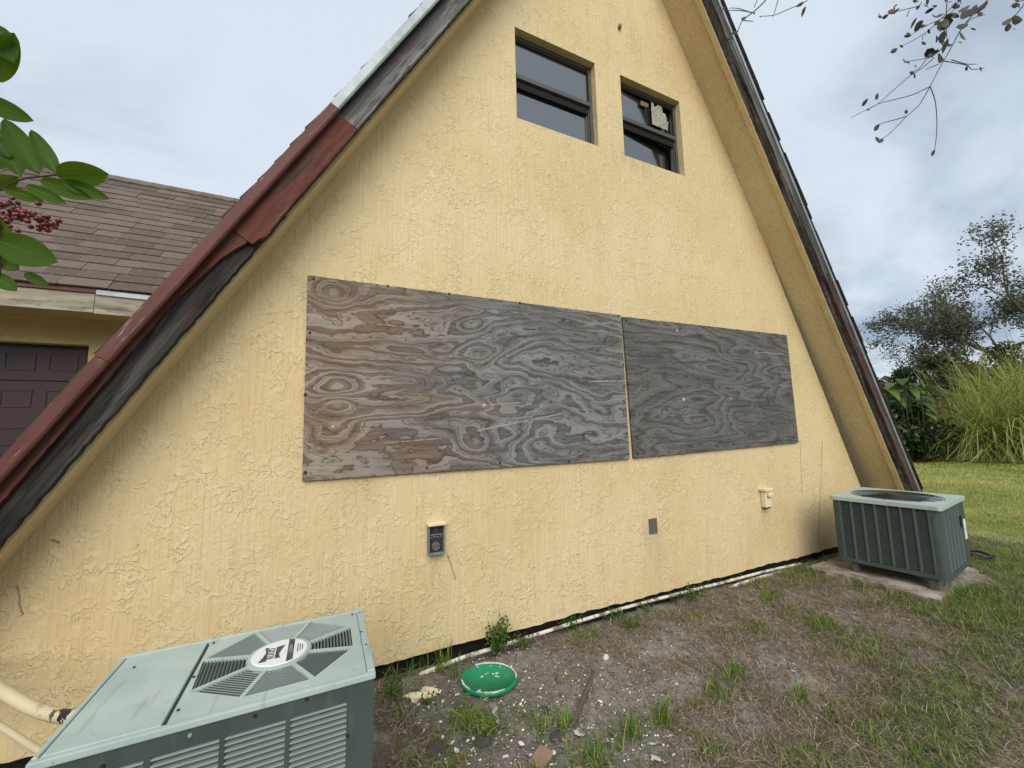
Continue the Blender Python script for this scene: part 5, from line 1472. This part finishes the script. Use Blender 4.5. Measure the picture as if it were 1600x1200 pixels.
def twig_branch(name, label, lines, leaves, seed, d0=DT):
    r = random.Random(seed); root_p = at_d(lines[0][0][0]/3+1100, lines[0][0][1]/3, d0); o = empty(name, tuple(map(float, root_p))); tag(o, label, 'branch', 'twigs hanging in from above'); org = Vector([float(q) for q in root_p])
    for li, L in enumerate(lines):
        off = r.uniform(-.06, .06); pts = []
        for i, (a, b) in enumerate(L): pts.append(Vector([float(q) for q in at_d(a/3+1100, b/3, d0+(off*i/len(L)))])-org)
        pts = smoothp(pts, 3); w0 = .0055 if li == 0 else .0040
        tube('twig', pts, [w0*(1-.5*i/len(pts)) for i in range(len(pts))], m_twig, o, 5)
    more = [(p[0]+r.uniform(-14, 14), p[1]+r.uniform(-14, 14), r.uniform(20, 44), r.uniform(0, 360)) for L in (lines[6:11] if len(lines) > 10 else []) for p in L for _ in range(2)]
    for (a, b, s, ang) in list(leaves)+more:
        p = Vector([float(q) for q in at_d(a/3+1100, b/3, d0+r.uniform(-.05, .05))])-org; an = math.radians(ang)
        X = Vector(AR)*math.cos(an)+Vector(AU)*math.sin(an)+Vector(AF)*r.uniform(-.5, .5); X.normalize(); Zv = (Vector(AF)+Vector((r.gauss(0, .5), r.gauss(0, .5), r.gauss(0, .5)))).normalized(); Yv = Zv.cross(X).normalized(); Zv = X.cross(Yv)
        m = Matrix((X, Yv, Zv)).transposed().to_4x4(); m = Matrix.Translation(p) @ m @ Matrix.Diagonal((s*d0/FPX/3*.85, s*d0/FPX/3*r.uniform(.45, .85), s*d0/FPX/3, 1)); link('leaf', me_leaf, o, m)


r = random.Random(77)
main = [[(1330, 0), (1270, 60), (1210, 130), (1150, 240), (1115, 300), (1060, 405)], [(1060, 405), (975, 445), (880, 470), (810, 490), (690, 552)], [(1060, 405), (1010, 490), (950, 545), (860, 635), (805, 660)],
        [(1060, 405), (1085, 480), (1092, 600), (1080, 715)], [(1080, 270), (1020, 320), (960, 360), (880, 430), (810, 490), (750, 520)], [(1120, 285), (1230, 305), (1255, 325), (1315, 320)], [(1140, 200), (1090, 250), (1050, 270), (950, 290)],
        [(1180, 10), (1110, 90), (1030, 160), (920, 220)], [(1200, 20), (1130, 80), (1040, 120), (970, 165)], [(1020, 10), (1000, 30), (900, 55), (830, 82)], [(1140, 0), (1135, 80), (1140, 200)], [(950, 545), (900, 560), (830, 580), (800, 610)],
        [(1160, 280), (1230, 300), (1280, 300)], [(1220, 130), (1250, 90), (1320, 68)], [(1060, 250), (1010, 320), (965, 340)], [(1100, 300), (1040, 325)]]
lv = [(1190, 60, 60, 30), (1150, 90, 60, 200), (1240, 80, 90, 40), (1130, 140, 70, 260), (1150, 180, 80, 250), (1200, 150, 60, -70), (1180, 130, 60, 10), (1045, 230, 70, -20), (1095, 262, 75, 5), (1040, 210, 30, 120), (1060, 255, 45, 20), (1115, 270, 40, 200), (1000, 320, 30, 100),
      (965, 335, 30, -60), (990, 345, 30, -100), (740, 500, 42, 60), (760, 515, 22, 0), (808, 470, 38, 85), (948, 535, 25, 90), (1082, 700, 40, 250), (805, 655, 45, 30), (820, 672, 45, 50), (798, 615, 40, 60), (1300, 335, 50, 60), (1230, 310, 25, -60), (1250, 130, 30, -40),
      (880, 40, 70, 250), (900, 20, 50, 230), (960, 50, 60, 240), (1000, 80, 55, 250), (1045, 30, 60, 100), (1080, 40, 50, 200), (1030, 95, 70, 230), (1050, 135, 30, -40), (1085, 80, 34, 10), (1190, 15, 60, 80), (1250, 40, 70, 230), (1280, 20, 60, 250), (1110, 150, 60, 120), (1100, 180, 50, 210), (1135, 130, 70, 80), (1170, 95, 80, 200), (1280, 70, 40, 20), (1190, 195, 30, 0), (1070, 30, 40, 20), (865, 70, 30, 200), (1210, 90, 70, 60), (1160, 60, 50, 300), (1225, 60, 50, 200), (1120, 200, 50, 240)]
twig_branch('hanging_branch', 'leafy forked branch hanging into the sky at the upper right', main, lv, 1)
l2 = [[(290, 0), (250, 40), (220, 65), (180, 95), (160, 140), (140, 160)], [(490, -30), (480, 5), (380, 50), (325, 72), (258, 76)], [(350, -10), (335, 45), (322, 80)], [(240, 62), (170, 50), (92, 48)], [(225, 60), (160, 40), (118, 38)], [(180, 95), (232, 100)], [(260, -20), (240, 20), (236, 36)]]
twig_branch('hanging_branch', 'thin bare branch tips beside the top of the right rake', l2, [(480, 30, 60, 245), (470, 8, 40, 200), (172, 90, 30, 0), (140, 160, 35, 40), (150, 150, 25, 200), (90, 45, 30, 70), (262, 76, 14, 0), (228, 68, 20, 30)], 2)
l3 = [[(1520, -20), (1500, 20), (1470, 60), (1440, 85), (1415, 110)], [(1500, 0), (1470, 10), (1435, 30)], [(1440, 85), (1475, 100)]]
twig_branch('hanging_branch', 'small twig cluster in the top right corner', l3, [(1440, 30, 60, 20), (1460, 10, 60, 60), (1400, 120, 80, 40), (1440, 90, 70, 0), (1430, 110, 40, 270), (1480, 40, 50, 60), (1450, 130, 25, 0)], 3)

# ------------------------------------------------------------------ BERRY BRANCH (left foreground)
DL = .62
m_midrib = material('leaf_midrib', (.075, .15, .025), rough=.6)
m_pleaf = material('glossy_green_leaf', lambda h: dict(color=h.mix(h.noise(h.coord(), (2, 6, 2), 3).step(.3, .7), (.028, .080, .006), (.048, .115, .008)), rough=.55, spec=.22, trans=.48, tcol=(.12, .20, .008)))
m_berry = material('red_berry', lambda h: dict(color=h.mix(h.rnd().step(0, 1), (.09, .008, .011), (.20, .017, .022)), rough=.28, spec=.6))
m_pstem = material('leaf_stem', (.07, .035, .018), rough=.6)


def D3(px, py, d): return Vector([float(q) for q in at_d(px, py, d)])


br = empty('berry_branch', tuple(D3(-20, 300, DL))); tag(br, 'pepper tree branch with green leaflets and red berries at the left edge', 'branch'); BO = D3(-20, 300, DL)


def leaflet(b, t, w, d=DL, dd=0.0, curl=.12, seed=0):
    """b, t: base and tip in survey pixels; w: width in pixels"""
    B = D3(*b, d)-BO; Tt = D3(*t, d+dd)-BO; X = Tt-B; L = X.length; X.normalize(); view = (B+BO-Vector(CP)).normalized(); Y = view.cross(X).normalized(); Zv = X.cross(Y); r = random.Random(seed)
    k = w*d/FPX/2*.94; v, f = [], []; n = 12
    for i in range(n+1):
        t_ = i/n; ww = k*(math.sin(math.pi*t_**.85))**.58 if 0 < t_ < 1 else .0006; up = Zv*(-curl*L*(t_-.5)**2)
        c = B+X*(L*t_)+up
        for s in (-1, -.55, 0, .55, 1): v.append(c+Y*ww*s+Zv*(-.35*ww*abs(s)+.0006*math.sin(9*t_+s*3)))
    for i in range(n):
        for j in range(4): q = 5*i+j; f.append((q, q+1, q+6, q+5))
    lf = obj('leaflet', v, f, m_pleaf, br, smooth=True)
    tube('midrib', [v[5*i+2]-Zv*.0004 for i in range(n)], [.00075*(1-.8*i/n) for i in range(n)], m_midrib, lf, 5)
    return lf


for i, a in enumerate([((-22, 85), (12, 58), 0, 0), ((-30, 155), (57, 191), 30, 0), ((62, 274), (8, 188), 34, -.02), ((90, 273), (50, 205), 24, -.01), ((92, 274), (172, 272), 40, .01), ((66, 283), (146, 312), 26, .01), ((100, 284), (173, 312), 22, .02), ((44, 292), (107, 320), 20, -.01),
                       ((8, 296), (71, 316), 18, .0), ((33, 278), (-8, 200), 30, .01), ((-8, 215), (16, 248), 24, 0), ((-10, 292), (30, 276), 22, 0), ((6, 380), (95, 412), 50, -.02), ((40, 428), (78, 448), 16, 0), ((-10, 430), (28, 456), 24, 0), ((-25, 385), (30, 424), 40, .02), ((-20, 340), (12, 380), 34, .02), ((-15, 40), (22, 100), 40, 0), ((-20, 250), (12, 262), 20, .01), ((-30, 400), (22, 380), 30, .03)]):
    if a[2]: leaflet(a[0], a[1], a[2], DL, a[3]*.6, .15, i)
tube('stem', smoothp([D3(-40, 330, DL)-BO, D3(0, 297, DL)-BO, D3(35, 280, DL)-BO, D3(62, 276, DL)-BO, D3(92, 273, DL)-BO], 4), .0014, m_pstem, br, 6)
tube('stem', smoothp([D3(-40, 230, DL+.02)-BO, D3(-10, 300, DL+.01)-BO, D3(0, 400, DL)-BO, D3(-10, 480, DL)-BO], 4), .0022, m_pstem, br, 6)
tube('stem', smoothp([D3(-10, 330, DL)-BO, D3(20, 322, DL-.01)-BO, D3(45, 332, DL-.01)-BO, D3(78, 346, DL-.01)-BO], 4), .0008, m_pstem, br, 5)
tube('stem', smoothp([D3(-10, 100, DL)-BO, D3(-22, 85, DL)-BO, D3(-30, 160, DL)-BO, D3(-38, 235, DL)-BO], 4), .0012, m_pstem, br, 6)
leaflet((-12, 128), (22, 52), 34, DL, 0, .15, 40)
bm = bmesh.new(); bmesh.ops.create_icosphere(bm, subdivisions=2, radius=.0037); me_b = bpy.data.meshes.new('berry'); bm.to_mesh(me_b); bm.free(); me_b.materials.append(m_berry); me_b.polygons.foreach_set('use_smooth', [True]*len(me_b.polygons))
rb = random.Random(4); pos = []
for k in range(400):
    t = rb.random(); px = 2+76*t+rb.gauss(0, 5); py = 322+30*t+rb.gauss(0, 11*(1.15-t*.8)); 
    if px > 95 or py < 308 or py > 372: continue
    if all((px-a)**2+(py-b)**2 > 20 or rb.random() < .02 for a, b, c in pos): pos.append((px, py, DL+rb.uniform(-.012, .012)))
    if len(pos) > 50: break
pos += [(92, 345, DL), (84, 352, DL), (72, 340, DL), (60, 318, DL)]
for px, py, d in pos:
    p = D3(px, py, d)-BO; s = rb.uniform(.85, 1.15)
    link('berry', me_b, br, Matrix.Translation(p) @ Matrix.Scale(s, 4)); a = D3(px*.72+4, py*.5+165, d+.003)-BO
    if rb.random() < .5: tube('berry_stalk', [a*.4+p*.6, p], .0004, m_pstem, br, 4)
